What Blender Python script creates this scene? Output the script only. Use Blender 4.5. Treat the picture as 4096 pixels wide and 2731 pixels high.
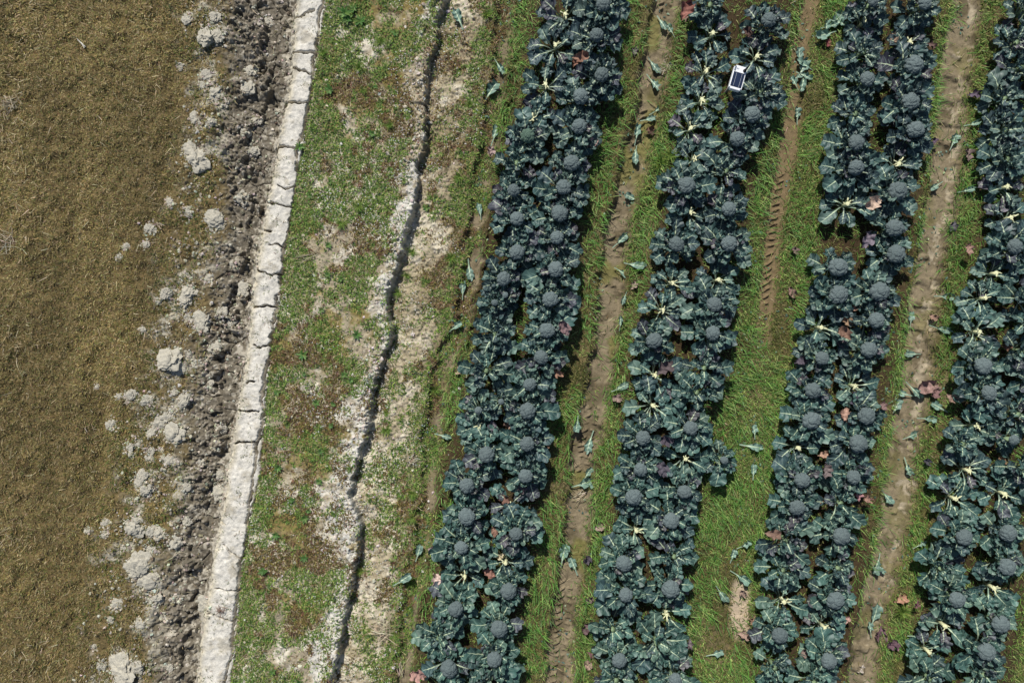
import bpy, math, random
import numpy as np
from mathutils import Vector, Matrix, Euler
random.seed(7); rng = np.random.default_rng(7)
C = bpy.context.scene
for o in list(bpy.data.objects): bpy.data.objects.remove(o)

# ------------------------------------------------------------------ camera, sky, sun
H = 6.83                      # drone height over the field (m); 400 photo pixels per metre
cam = bpy.data.cameras.new('camera'); cam.sensor_width = 36; cam.lens = 24
cam.clip_end = 500; cam.clip_start = 0.05
co = bpy.data.objects.new('camera', cam); C.collection.objects.link(co)
co.location = (0, 0, H); co.rotation_euler = (0, 0, 0); C.camera = co
SUN_EL, SUN_AZ = math.radians(47), math.radians(-20)       # azimuth from +Y, clockwise
w = bpy.data.worlds.new('World'); C.world = w; w.use_nodes = True
nt = w.node_tree; bg = nt.nodes['Background']
sky = nt.nodes.new('ShaderNodeTexSky'); sky.sky_type = 'NISHITA'; sky.sun_disc = False
sky.sun_elevation = SUN_EL; sky.sun_rotation = SUN_AZ
nt.links.new(sky.outputs[0], bg.inputs[0]); bg.inputs[1].default_value = 0.07
sl = bpy.data.lights.new('sun', 'SUN'); sl.energy = 4.3; sl.angle = math.radians(0.53); sl.color = (1, .965, .9)
so = bpy.data.objects.new('sun', sl); C.collection.objects.link(so)
sd = Vector((math.sin(SUN_AZ)*math.cos(SUN_EL), math.cos(SUN_AZ)*math.cos(SUN_EL), math.sin(SUN_EL)))
so.rotation_euler = (-sd).to_track_quat('-Z', 'Y').to_euler(); so.location = (0, 3, 9)
C.view_settings.view_transform = 'Standard'; C.view_settings.look = 'None'
C.view_settings.exposure = 0.12; C.view_settings.gamma = 1
C.cycles.max_bounces = 6; C.cycles.diffuse_bounces = 3

# ------------------------------------------------------------------ helpers
def srgb(r, g, b):
    f = lambda c: c/12.92 if c <= .04045 else ((c+.055)/1.055)**2.4
    return (f(r/255), f(g/255), f(b/255))
ORD = ['first','second','third','fourth','fifth','sixth','seventh','eighth','ninth','tenth','eleventh','twelfth','thirteenth','fourteenth','fifteenth','sixteenth','seventeenth','eighteenth','nineteenth']
TENS = {20:'twent',30:'thirt',40:'fort',50:'fift',60:'sixt',70:'sevent',80:'eight',90:'ninet'}
def ordw(n):                   # 1-based
    if n < 20: return ORD[n-1]
    if n >= 100: return 'hundredth' if n == 100 else 'hundred and ' + ordw(n-100)
    t, u = n//10*10, n % 10
    return TENS[t] + ('ieth' if u == 0 else 'y-' + ORD[u-1])
def tag(o, label=None, cat=None, group=None, kind=None):
    if label: o['label'] = label
    if cat: o['category'] = cat
    if group: o['group'] = group
    if kind: o['kind'] = kind
    return o
def link(o, parent=None):
    C.collection.objects.link(o)
    if parent: o.parent = parent
    return o
def empty(name, loc, rz=0):
    o = bpy.data.objects.new(name, None); o.location = loc; o.rotation_euler = (0, 0, rz); o.empty_display_size = .1
    return link(o)
def mesh_np(name, V, F, mats=(), col=None, uv=None, smooth=False, sizes=None):
    """V (n,3); F flat loop index array; sizes = verts per face (int or array)"""
    me = bpy.data.meshes.new(name); V = np.asarray(V, np.float32)
    F = np.asarray(F, np.int32).ravel()
    if np.isscalar(sizes): sizes = np.full(len(F)//sizes, sizes, np.int32)
    starts = np.concatenate(([0], np.cumsum(sizes)[:-1])).astype(np.int32)
    me.vertices.add(len(V)); me.vertices.foreach_set('co', V.ravel())
    me.loops.add(len(F)); me.loops.foreach_set('vertex_index', F)
    me.polygons.add(len(sizes)); me.polygons.foreach_set('loop_start', starts)
    me.polygons.foreach_set('use_smooth', np.full(len(sizes), smooth, bool))
    for m in mats: me.materials.append(m)
    if col is not None:
        a = me.attributes.new('Col', 'FLOAT_COLOR', 'POINT')
        c = np.ones((len(V), 4), np.float32); c[:, :3] = col; a.data.foreach_set('color', c.ravel())
    if uv is not None:
        a = me.attributes.new('LeafUV', 'FLOAT_VECTOR', 'POINT')
        c = np.zeros((len(V), 3), np.float32); c[:, :uv.shape[1]] = uv; a.data.foreach_set('vector', c.ravel())
    me.update(calc_edges=True); me.validate()
    return me
def hash2(ix, iy, seed):
    n = (ix.astype(np.int64)*374761393 + iy.astype(np.int64)*668265263 + seed*1274126177) & 0xffffffff
    n = ((n ^ (n >> 13))*1274126177) & 0xffffffff
    n = ((n ^ (n >> 16))*2246822519) & 0xffffffff
    n = n ^ (n >> 15)
    return (n & 0xffffff)/float(0xffffff)
def vn(x, y, s, seed):         # value noise, cell size s, range -1..1
    x = x/s; y = y/s; ix = np.floor(x); iy = np.floor(y); fx = x-ix; fy = y-iy
    fx = fx*fx*(3-2*fx); fy = fy*fy*(3-2*fy)
    a = hash2(ix, iy, seed); b = hash2(ix+1, iy, seed); c = hash2(ix, iy+1, seed); d = hash2(ix+1, iy+1, seed)
    return ((a*(1-fx)+b*fx)*(1-fy) + (c*(1-fx)+d*fx)*fy)*2-1
def fbm(x, y, s, seed, o=4, g=.5):
    r = 0; amp = 1; tot = 0
    for i in range(o):
        r = r + amp*vn(x*(1+.03*i)+17.3*i, y+9.1*i, s/2**i, seed+i); tot += amp; amp *= g
    return r/tot
def voro(x, y, s, seed):       # F1, F2-F1, cell id
    x = x/s; y = y/s; ix = np.floor(x); iy = np.floor(y)
    f1 = np.full(x.shape, 9.); f2 = np.full(x.shape, 9.); cid = np.zeros(x.shape)
    for dx in (-1, 0, 1):
        for dy in (-1, 0, 1):
            jx = ix+dx; jy = iy+dy
            px = jx+.1+.8*hash2(jx, jy, seed); py = jy+.1+.8*hash2(jx, jy, seed+5)
            d = np.hypot(px-x, py-y); h = hash2(jx, jy, seed+9)
            near = d < f1
            f2 = np.where(near, f1, np.minimum(f2, d)); cid = np.where(near, h, cid); f1 = np.where(near, d, f1)
    return f1, f2-f1, cid
def ss(a, b, x):
    t = np.clip((x-a)/(b-a), 0, 1); return t*t*(3-2*t)

# ------------------------------------------------------------------ the plan: photo pixels (4096 wide) at ground level
def to_xy(px, py, z=0.0):
    k = (H-z)/H
    return (px-2048)/400*k, (1365.5-py)/400*k
def line(pts, s=4096/2352):    # u(v) polyline given in the 2352-px view, extended with the field's slant
    p = sorted([(v*s, u*s) for u, v in pts])
    v = [q[0] for q in p]; u = [q[1] for q in p]
    v = [v[0]-60000] + v + [v[-1]+60000]; u = [u[0]+60000*.12] + u + [u[-1]-60000*.12]
    return lambda y: np.interp(y, v, u)
FIELD = line([(415,0),(425,200),(405,400),(370,600),(335,800),(275,1000),(240,1200),(200,1400),(155,1568)])
MUDL = line([(520,0),(515,200),(500,400),(500,600),(470,750),(430,900),(420,1100),(370,1300),(345,1568)])
RL = line([(683,0),(665,200),(632,400),(592,600),(572,800),(542,1000),(508,1200),(490,1300),(472,1400),(456,1568)])
RR = line([(752,0),(722,200),(688,400),(656,600),(645,700),(628,800),(615,900),(608,1000),(598,1100),(577,1200),(560,1300),(550,1400),(540,1500),(530,1568)])
SC = line([(1025,0),(1000,60),(1003,110),(985,160),(975,250),(978,330),(955,380),(960,430),(945,500),(925,560),(920,620),(892,680),(902,760),(880,840),(857,900),(852,970),(832,1040),(810,1130),(830,1200),(825,1260),(810,1350),(790,1450),(770,1568)])
RUT0 = line([(1165,0),(1150,130),(1125,300),(1100,450),(1085,600),(1065,720),(1015,850),(990,1000),(985,1150),(962,1280),(945,1400),(920,1568)])
RUT1 = line([(1530,0),(1500,150),(1490,260),(1450,400),(1420,520),(1400,650),(1395,780),(1370,900),(1340,1050),(1328,1200),(1300,1350),(1280,1568)])
RUT2 = line([(1865,0),(1835,100),(1830,200),(1810,330),(1790,450),(1775,560),(1760,700),(1750,760),(1735,900),(1715,1400),(1690,1568)])
RUT3 = line([(2220,0),(2200,100),(2180,230),(2165,400),(2145,540),(2118,700),(2102,850),(2080,1000),(2062,1100),(2045,1200),(2020,1330),(1992,1450),(1970,1568)])
BED = [(line([(1215,0),(1190,200),(1135,400),(1095,600),(1075,800),(1030,1000),(1000,1120),(1000,1300),(948,1400),(960,1568)]),
        line([(1425,0),(1420,200),(1355,400),(1338,600),(1300,800),(1258,1000),(1255,1100),(1250,1200),(1222,1300),(1212,1400),(1190,1568)])),
       (line([(1580,0),(1560,200),(1520,400),(1505,500),(1490,600),(1465,700),(1440,800),(1415,1000),(1390,1200),(1362,1400),(1365,1568)]),
        line([(1820,0),(1800,200),(1740,400),(1728,500),(1718,600),(1700,700),(1690,800),(1640,1000),(1605,1200),(1590,1400),(1570,1568)])),
       (line([(1940,0),(1920,200),(1890,400),(1862,600),(1840,800),(1795,1000),(1770,1200),(1742,1400),(1722,1568)]),
        line([(2160,0),(2138,200),(2118,400),(2095,600),(2060,800),(2022,1000),(2003,1200),(1985,1400),(1950,1568)])),
       (line([(2300,0),(2285,200),(2250,400),(2220,600),(2190,800),(2180,1000),(2150,1120),(2150,1200),(2130,1300),(2100,1400),(2090,1568)]),
        line([(2540,0),(2520,200),(2490,400),(2450,600),(2430,800),(2410,1000),(2390,1200),(2350,1400),(2325,1568)]))]

def bedmask(U, V, soft=40):
    m = np.zeros(U.shape)
    for L, R in BED: m = np.maximum(m, ss(-soft, soft, U-L(V))*ss(-soft, soft, R(V)-U))
    return m
def scj(X, Y): return fbm(X, Y, .3, 14, 3)*12 + vn(X, Y, .09, 15)*7 + vn(X, Y, .035, 12)*7 + vn(X, Y, .018, 16)*4
def height(X, Y, fine=True):
    U = X*400+2048; V = 1365.5-Y*400
    jag = fbm(X, Y, .22, 11, 4)*26 + vn(X, Y, .035, 12)*7 + vn(X, Y, .09, 13)*11
    z = .012*fbm(X, Y, .8, 1, 3) + .006*fbm(X, Y, .12, 3, 3)
    # ruts pressed into the mown field
    js = scj(X, Y)
    mud = ss(-30, 60, U-MUDL(V)+jag*1.6)*ss(0, 30, RL(V)-U+jag*.3)
    clodz = ss(-60, 60, U-FIELD(V)+jag)*(1-ss(-10, 20, U-RL(V)))
    rid = ss(-8, 14, U-RL(V)+jag*.45+5*vn(X, Y, .02, 17))*ss(-4, 3, RR(V)-U+jag*.35+4*vn(X, Y, .02, 18))
    shelf = ss(-3, 12, U-RR(V)-jag*.35-4*vn(X, Y, .02, 18))*ss(-7, 7, SC(V)-U+js)
    tr = ss(-7, 7, U-SC(V)-js)
    mm = MUDL(V)+.58*(RL(V)-MUDL(V)); slab = ss(-6, 6, U-mm-jag*2.2-40*vn(X, Y, .5, 22))*mud
    z = z - .03*mud - .045*slab + clodz*.045*fbm(X, Y, .16, 21, 3) + .03*(1-clodz)*ss(60, -60, U-FIELD(V))*fbm(X, Y, .10, 23, 2) + .03*(1-clodz)*vn(U*.01, V*.0012, 1.0, 24)*ss(60, -60, U-FIELD(V))
    z = z + rid*.08*(1 - .25*np.clip(np.abs(U-(RL(V)+RR(V))/2)/70, 0, 1.3)**3)
    z = z + shelf*(.072 + .02*ss(-200, 0, U-SC(V))) + shelf*.020*fbm(X, Y, .1, 31, 4)
    rise = ss(-10, 110, U-SC(V))
    z = z + tr*(-.052*(1-rise))*(.8+.7*vn(X, Y, .2, 44)) + tr*(1-ss(60, 260, U-SC(V)))*.03*fbm(X, Y, .12, 41, 4)
    b = bedmask(U, V, 50); z = z + .05*b*(1+.3*fbm(X, Y, .2, 51, 3))
    for RU, wd, dep in ((RUT0, 28, .035), (RUT1, 42, .07), (RUT3, 50, .055)):
        d = np.abs(U-RU(V)+jag*.8)/wd; z = z - dep*(1-ss(.75, 1.35, d))*(1-.12*fbm(X, Y, .1, 52, 3)) + .03*np.exp(-((d-1.6)/.35)**2)*(1+.8*vn(X, Y, .15, 53)) + (.006*fbm(X, Y, .06, 54, 3) if fine else 0)*(1-ss(.9, 1.6, d))
    d = np.abs(U-RUT2(V))/32; z = z - .04*(1-ss(.7, 1.4, d))*(1-ss(1300, 1500, V))
    if fine:
        # fine relief: crumb, clods, cracked mud
        z = z + .004*fbm(X, Y, .04, 61, 3)*(1-rid*.5)
        f1, e, cid = voro(X+.02*vn(X, Y, .05, 3), Y+.02*vn(X, Y, .05, 4), .075, 71)
        g1, g2, gid = voro(X+.01*vn(X, Y, .03, 5), Y, .033, 72)
        rough = ss(-.25, .25, fbm(X, Y, .25, 75, 3)+.1)
        cl = np.clip(1-g1*1.5, 0, 1)**.6
        rough = np.clip(rough*(1-.75*slab)+.15*(1-slab), 0, 1); h1, he, hid = voro(X+.03*vn(X, Y, .07, 8), Y+.03*vn(X, Y, .07, 9), .14, 77)
        z = z + mud*(rough*(.026*cl*(gid > .35)*(.4+gid)) + (1-rough)*(-.03*(he < .06)))
        z = z + mud*(1-slab)*.05*fbm(X, Y, .13, 76, 3) + mud*rough*(cid-.5)*.05
        z = z + (clodz-mud).clip(0, 1)*.012*cl*(gid > .5)
        # crumbly broken edge of the shelf
        edge = shelf*ss(-110, -10, U-SC(V)-js)
        z = z + edge*(.030*cl*(gid-.2) - .012*(e < .06) + .02*fbm(X, Y, .07, 45, 3))
        z = z + rid*(.007*fbm(X, Y, .05, 81, 3) + .005*(gid > .75)*cl + .012*fbm(X, Y, .15, 82, 2))
        trc = tr*(1-ss(150, 260, U-SC(V)))
        z = z + trc*.016*cl*(gid > .55) + .007*(trc+shelf).clip(0, 1)*fbm(X, Y, .03, 46, 2)
        # tyre lug prints in the ruts
        for RU, off, wdt, per, dep in ((RUT1, -16, 15, 29, .026), (RUT1, 20, 11, 29, .02), (RUT2, -4, 17, 28, .022), (RUT3, 0, 34, 92, .03)):
            uu = (U-RU(V)-off); ph = ((V+uu*.5*(1 if off < 0 else -.8)+14*vn(X, Y, .25, 91)+5*vn(X, Y, .04, 94))/per) % 1.0
            bar = ss(.0, .10, ph)*(1-ss(.22, .42, ph))*(1-ss(wdt*.7, wdt*1.1, np.abs(uu)))
            vis = ss(-.1, .5, vn(X, Y, .45, 92)+.5*vn(X, Y, .08, 93)+.12)
            if RU is RUT2: vis = vis*(1-ss(1250, 1400, V))
            z = z + dep*bar*vis
    return z
def zone_info(X, Y):
    U = X*400+2048; V = 1365.5-Y*400
    return U, V

def crackset():
    def R(x0, y0, s, pts): return [(x0+a*s, y0+b*s) for a, b in pts]
    k = 1024/2351; kc = 1024/1343; L = []
    for p in ([(350,220),(440,175),(500,130),(560,130)],[(310,540),(350,510),(430,510),(480,500),(550,510)],[(290,690),(350,665),(400,655),(450,680),(510,710)],[(240,1000),(280,970),(380,970),(420,960),(490,970)],[(190,1420),(230,1380),(290,1370),(370,1385)],[(450,5),(540,20),(620,10)]): L.append((R(1024,0,k,p), 1.))
    for p in ([(215,150),(280,175),(330,170),(395,150)],[(130,310),(230,320),(280,335),(370,330)],[(90,565),(160,570)],[(160,690),(210,685),(270,705)],[(30,925),(110,940),(170,970),(240,960)],[(-10,1252),(60,1260),(130,1250),(190,1255)]): L.append((R(1024,683,k,p), .8))
    for p in ([(-10,640),(45,650)],[(10,30),(60,60),(140,40)]): L.append((R(1024,1366,k,p), .9))
    for p in ([(2220,630),(2270,630)],[(2290,635),(2351,640)],[(2160,920),(2230,925),(2290,915),(2351,910)],[(2290,370),(2360,370)]): L.append((R(0,1366,k,p), 1.))
    for p in ([(1190,160),(1230,210),(1280,235)],[(1140,380),(1200,400),(1260,400)],[(1100,500),(1160,530),(1240,560)],[(1150,40),(1200,60)]): L.append((R(0,2048,kc,p), .55))
    lo = R(1024,0,k,[(640,-60),(640,0),(620,100),(590,220),(590,330),(570,450),(550,560),(530,700),(545,800),(500,960),(480,1060),(470,1180),(430,1300),(390,1400),(400,1560)])
    lo += R(1024,683,k,[(395,100),(370,230),(370,350),(330,480),(310,620),(270,740),(270,900),(240,1000),(250,1100),(210,1150),(200,1280),(180,1400),(165,1560)])
    lo += R(1024,1366,k,[(160,130),(120,240),(90,400),(75,560),(100,640),(80,720),(60,870),(20,930),(15,1080),(5,1200)])
    lo += R(0,2048,kc,[(1310,50),(1300,200),(1270,260),(1270,350),(1250,500),(1230,620),(1230,720),(1200,830),(1180,900),(1160,1000)])
    L.append((lo, 1.05))
    return L
def crack_depth(X, Y):
    U = X*400+2048; V = 1365.5-Y*400
    U = U + 5*vn(X, Y, .05, 201)+3*vn(X, Y, .018, 202); V = V + 6*vn(X, Y, .06, 203)+3*vn(X, Y, .02, 204)
    out = np.zeros(U.shape)
    wn = .55+.45*vn(X, Y, .12, 205)
    for pts, wt in crackset():
        d = np.full(U.shape, 1e9)
        for (ax, ay), (bx, by) in zip(pts[:-1], pts[1:]):
            L2 = (bx-ax)**2+(by-ay)**2+1e-9
            t = np.clip(((U-ax)*(bx-ax)+(V-ay)*(by-ay))/L2, 0, 1)
            d = np.minimum(d, np.hypot(U-ax-t*(bx-ax), V-ay-t*(by-ay)))
        wd = (3.3 if len(pts) < 20 else 4.4)*wt*(.5+wn)
        out = np.maximum(out, 1-ss(wd*.55, wd*1.35, d))
    return out

# ------------------------------------------------------------------ materials
def new_mat(name):
    m = bpy.data.materials.new(name); m.use_nodes = True
    return m, m.node_tree, m.node_tree.nodes['Principled BSDF']
def soil_mat(name, use_col=True, base=(.3,.3,.3), bump=.6, scale=90, var=.35):
    m, n, b = new_mat(name); N = n.nodes; Lk = n.links
    tc = N.new('ShaderNodeTexCoord')
    no = N.new('ShaderNodeTexNoise'); no.inputs['Scale'].default_value = scale; no.inputs['Detail'].default_value = 6
    n2 = N.new('ShaderNodeTexNoise'); n2.inputs['Scale'].default_value = scale*.22; n2.inputs['Detail'].default_value = 5
    for q in (no, n2): Lk.new(tc.outputs['Object'], q.inputs['Vector'])
    if use_col:
        a = N.new('ShaderNodeAttribute'); a.attribute_name = 'Col'; src = a.outputs['Color']
    else:
        a = N.new('ShaderNodeRGB'); a.outputs[0].default_value = (*base, 1); src = a.outputs[0]
    mr = N.new('ShaderNodeMapRange'); mr.inputs[1].default_value = .3; mr.inputs[2].default_value = .7
    mr.inputs[3].default_value = 1-var; mr.inputs[4].default_value = 1+var
    ad = N.new('ShaderNodeMath'); ad.operation = 'ADD'; ad.inputs[1].default_value = 0
    mx = N.new('ShaderNodeMath'); mx.operation = 'MULTIPLY_ADD'; mx.inputs[1].default_value = .5
    Lk.new(no.outputs[0], mx.inputs[0])
    h = N.new('ShaderNodeMath'); h.operation = 'MULTIPLY'; h.inputs[1].default_value = .5; Lk.new(n2.outputs[0], h.inputs[0]); Lk.new(h.outputs[0], mx.inputs[2])
    Lk.new(mx.outputs[0], mr.inputs[0])
    vm = N.new('ShaderNodeVectorMath'); vm.operation = 'SCALE'; Lk.new(src, vm.inputs[0]); Lk.new(mr.outputs[0], vm.inputs['Scale'])
    Lk.new(vm.outputs[0], b.inputs['Base Color'])
    b.inputs['Roughness'].default_value = .95; b.inputs['Specular IOR Level'].default_value = .15
    bp = N.new('ShaderNodeBump'); bp.inputs['Strength'].default_value = bump; bp.inputs['Distance'].default_value = .01
    Lk.new(mx.outputs[0], bp.inputs['Height']); Lk.new(bp.outputs[0], b.inputs['Normal'])
    return m
M_GROUND = soil_mat('soil', bump=.7)
M_CLOD = soil_mat('clod_soil', False, srgb(188,182,166), .8, 60, .3)
M_CRUMB = soil_mat('crumb_soil', True, bump=.5)
def blade_mat(name, trans=.25, rough=.6):
    m, n, b = new_mat(name); a = n.nodes.new('ShaderNodeAttribute'); a.attribute_name = 'Col'
    n.links.new(a.outputs['Color'], b.inputs['Base Color']); b.inputs['Roughness'].default_value = rough
    b.inputs['Specular IOR Level'].default_value = .3
    if trans > 0:
        t = n.nodes.new('ShaderNodeBsdfTranslucent'); n.links.new(a.outputs['Color'], t.inputs[0])
        mx = n.nodes.new('ShaderNodeMixShader'); mx.inputs[0].default_value = trans
        n.links.new(b.outputs[0], mx.inputs[1]); n.links.new(t.outputs[0], mx.inputs[2])
        n.links.new(mx.outputs[0], n.nodes['Material Output'].inputs[0])
    return m
M_BLADE = blade_mat('grass_blade', .28); M_DRY = blade_mat('dry_straw', 0, .8)
def leaf_mat():
    m, n, b = new_mat('broccoli_leaf'); N = n.nodes; L = n.links
    at = N.new('ShaderNodeAttribute'); at.attribute_name = 'LeafUV'
    sp = N.new('ShaderNodeSeparateXYZ'); L.new(at.outputs['Vector'], sp.inputs[0])
    def math_(op, a, b_=None, c=None):
        q = N.new('ShaderNodeMath'); q.operation = op
        for i, v in enumerate((a, b_, c)):
            if v is None: continue
            if isinstance(v, (int, float)): q.inputs[i].default_value = v
            else: L.new(v, q.inputs[i])
        return q.outputs[0]
    t = sp.outputs[0]; d = math_('ABSOLUTE', sp.outputs[1])      # t along, d = metres from the midrib *10
    rw = math_('MAXIMUM', math_('MULTIPLY_ADD', t, -.062, .070), .006)                    # midrib half width tapers to the tip
    mid = N.new('ShaderNodeMapRange'); mid.interpolation_type = 'SMOOTHSTEP'
    L.new(math_('DIVIDE', d, rw), mid.inputs[0]); mid.inputs[1].default_value = .55; mid.inputs[2].default_value = 1.1; mid.inputs[3].default_value = 1; mid.inputs[4].default_value = 0
    ph = math_('PINGPONG', math_('ADD', math_('MULTIPLY', t, 4.6), math_('MULTIPLY', d, -1.9)), .5)
    vein = N.new('ShaderNodeMapRange'); vein.interpolation_type = 'SMOOTHSTEP'
    L.new(ph, vein.inputs[0]); vein.inputs[1].default_value = 0.02; vein.inputs[2].default_value = .10; vein.inputs[3].default_value = .6; vein.inputs[4].default_value = 0
    vf = math_('MULTIPLY', vein.outputs[0], math_('SUBTRACT', 1, math_('MULTIPLY', d, 1.1)))
    oi = N.new('ShaderNodeObjectInfo')
    no = N.new('ShaderNodeTexNoise'); no.inputs['Scale'].default_value = 14; no.inputs['Detail'].default_value = 4
    tc = N.new('ShaderNodeTexCoord'); L.new(tc.outputs['Object'], no.inputs['Vector'])
    mxb = N.new('ShaderNodeMix'); mxb.data_type = 'RGBA'; mxb.blend_type = 'MULTIPLY'; mxb.inputs[0].default_value = 1
    rp = N.new('ShaderNodeMapRange'); L.new(no.outputs[0], rp.inputs[0]); rp.inputs[1].default_value = .3; rp.inputs[2].default_value = .7; rp.inputs[3].default_value = .72; rp.inputs[4].default_value = 1.3
    vs = N.new('ShaderNodeVectorMath'); vs.operation = 'SCALE'; L.new(oi.outputs['Color'], vs.inputs[0]); L.new(rp.outputs[0], vs.inputs['Scale'])
    m1 = N.new('ShaderNodeMix'); m1.data_type = 'RGBA'; L.new(vf, m1.inputs[0]); L.new(vs.outputs[0], m1.inputs[6]); m1.inputs[7].default_value = (*srgb(150,178,160), 1)
    m2 = N.new('ShaderNodeMix'); m2.data_type = 'RGBA'; pt = N.new('ShaderNodeMapRange'); L.new(t, pt.inputs[0]); pt.inputs[1].default_value = -.35; pt.inputs[2].default_value = .0; pt.inputs[3].default_value = .22; pt.inputs[4].default_value = .85; L.new(math_('MULTIPLY', mid.outputs[0], pt.outputs[0]), m2.inputs[0]); L.new(m1.outputs[2], m2.inputs[6]); m2.inputs[7].default_value = (*srgb(205,220,184), 1)
    L.new(m2.outputs[2], b.inputs['Base Color'])
    b.inputs['Roughness'].default_value = .48; b.inputs['Specular IOR Level'].default_value = .45
    bp = N.new('ShaderNodeBump'); bp.inputs['Strength'].default_value = .5; bp.inputs['Distance'].default_value = .004
    hh = math_('ADD', math_('MULTIPLY', vf, -1.5), no.outputs[0]); L.new(hh, bp.inputs['Height']); L.new(bp.outputs[0], b.inputs['Normal'])
    tr = N.new('ShaderNodeBsdfTranslucent'); L.new(m2.outputs[2], tr.inputs[0])
    mx = N.new('ShaderNodeMixShader'); mx.inputs[0].default_value = .08
    L.new(b.outputs[0], mx.inputs[1]); L.new(tr.outputs[0], mx.inputs[2]); L.new(mx.outputs[0], N['Material Output'].inputs[0])
    return m
M_LEAF = leaf_mat()
def simple(name, col, rough=.6, spec=.3, bumpscale=None, bstr=.3, var=0.0, objcol=False):
    m, n, b = new_mat(name); b.inputs['Base Color'].default_value = (*col, 1); b.inputs['Roughness'].default_value = rough
    b.inputs['Specular IOR Level'].default_value = spec
    if bumpscale:
        no = n.nodes.new('ShaderNodeTexNoise'); no.inputs['Scale'].default_value = bumpscale; no.inputs['Detail'].default_value = 4
        tc = n.nodes.new('ShaderNodeTexCoord'); n.links.new(tc.outputs['Object'], no.inputs['Vector'])
        bp = n.nodes.new('ShaderNodeBump'); bp.inputs['Strength'].default_value = bstr; bp.inputs['Distance'].default_value = .004
        n.links.new(no.outputs[0], bp.inputs['Height']); n.links.new(bp.outputs[0], b.inputs['Normal'])
        if var:
            mr = n.nodes.new('ShaderNodeMapRange'); mr.inputs[1].default_value = .3; mr.inputs[2].default_value = .7
            mr.inputs[3].default_value = 1-var; mr.inputs[4].default_value = 1+var; n.links.new(no.outputs[0], mr.inputs[0])
            vs = n.nodes.new('ShaderNodeVectorMath'); vs.operation = 'SCALE'; vs.inputs[0].default_value = col
            if objcol:
                oi = n.nodes.new('ShaderNodeObjectInfo'); n.links.new(oi.outputs['Color'], vs.inputs[0])
            n.links.new(mr.outputs[0], vs.inputs['Scale']); n.links.new(vs.outputs[0], b.inputs['Base Color'])
    return m
M_HEAD = simple('broccoli_head', (.2,.25,.27), .8, .2, 220, .9, .35, True)
M_STEM = simple('broccoli_stem', srgb(120,140,105), .6, .3, 40, .3, .15)
M_CUT = simple('cut_stalk', srgb(212,212,170), .55, .35, 40, .3, .12)
M_DEAD = simple('dead_leaf', srgb(150,105,80), .75, .2, 45, .8, .4, True)
M_WHITE = simple('white_plastic', (.82,.83,.85), .35, .5)
M_BLACK = simple('black_rubber', (.012,.012,.014), .45, .4)
M_SILV = simple('panel_lines', (.55,.57,.6), .3, .5)
M_PANEL = simple('solar_glass', (.018,.028,.06), .12, .6)
M_GREYP = simple('grey_sticker', (.16,.20,.28), .5, .3)
M_POST = simple('metal_post', (.35,.35,.36), .4, .5)

# ------------------------------------------------------------------ ground sheet
def axis(segs, outer):
    a = []
    for s, e, st in segs: a += list(np.arange(s, e, st))
    a.append(segs[-1][1]); a = np.array(a)
    g = []; st = .02; p = 0
    while p < outer: st *= 1.22; p += st; g.append(p)
    g = np.array(g)
    return np.concatenate((a[0]-g[::-1], a, a[-1]+g))
xs = axis([(-5.9,-4.0,.012),(-4.0,-1.75,.0065),(-1.75,5.9,.0095)], 60); ys = axis([(-4.1,4.1,.0075)], 60)
X, Y = np.meshgrid(xs, ys)
inner = (np.abs(X) < 6) & (np.abs(Y) < 4.2)
Z = height(X, Y, False); Z[~inner] = np.clip(Z[~inner], -.12, .12)
yi = np.where(np.abs(ys) < 4.2)[0]; xi = np.where(np.abs(xs) < 6)[0]
sl_ = np.ix_(yi, xi); Z[sl_] = height(X[sl_], Y[sl_], True)
ux = np.where((xs > -4.0) & (xs < -1.6))[0]; s2 = np.ix_(yi, ux); Xr, Yr = X[s2], Y[s2]
CR = crack_depth(Xr, Yr); Z[s2] -= .15*CR
# albedo by place
U, V = X*400+2048, 1365.5-Y*400
jag = fbm(X, Y, .22, 11, 4)*26 + vn(X, Y, .035, 12)*7 + vn(X, Y, .09, 13)*11
big = fbm(X, Y, .5, 301, 4); med = fbm(X, Y, .12, 305, 4); sm = fbm(X, Y, .03, 309, 3)
def A(c): return np.array(srgb(*c))
def lay(col, c, m): m = np.clip(m, 0, 1)[..., None]; return col*(1-m)+np.array(c)*m
col = np.zeros(X.shape+(3,)) + A((106,92,62))
col = lay(col, A((84,74,48)), ss(-.1, .5, med))
f1, e1, cid1 = voro(X+.02*vn(X, Y, .05, 3), Y+.02*vn(X, Y, .05, 4), .075, 71)
g1, g2, gid = voro(X+.01*vn(X, Y, .03, 5), Y, .033, 72)
clz = ss(-50, 70, U-FIELD(V)+jag*2)
col = lay(col, A((112,102,80)), clz*ss(-.25, .2, med+.3*big))
col = lay(col, A((172,166,150)), clz*ss(.15, .4, med+.5*big+.12*sm)*.8)
mud = ss(-30, 60, U-MUDL(V)+jag*1.6)
col = lay(col, A((104,97,84)), mud)
col = lay(col, A((138,130,116)), mud*(gid > .62)*ss(.6, .3, g1)*.7)
col = lay(col, A((168,161,146)), mud*ss(.1, .35, sm+.4*med+.6*ss(60, 0, RL(V)-U)-.15))
col = lay(col, A((204,199,188)), ss(-8, 10, U-RL(V)+jag*.3))
col = lay(col, A((184,174,150)), ss(-8, 10, U-RL(V)+jag*.3)*ss(40, 5, U-RL(V)+jag*.6)*.8)
col = lay(col, A((170,162,144)), ss(-8, 10, U-RL(V)+jag*.3)*ss(.05, .5, med+.4*sm)*.65)
sh = ss(-3, 8, U-RR(V)-jag*.35)
shelfc = np.zeros(col.shape)+A((160,149,126))
shelfc = lay(shelfc, A((204,196,178)), ss(-.1, .35, med+.6*big))
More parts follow.
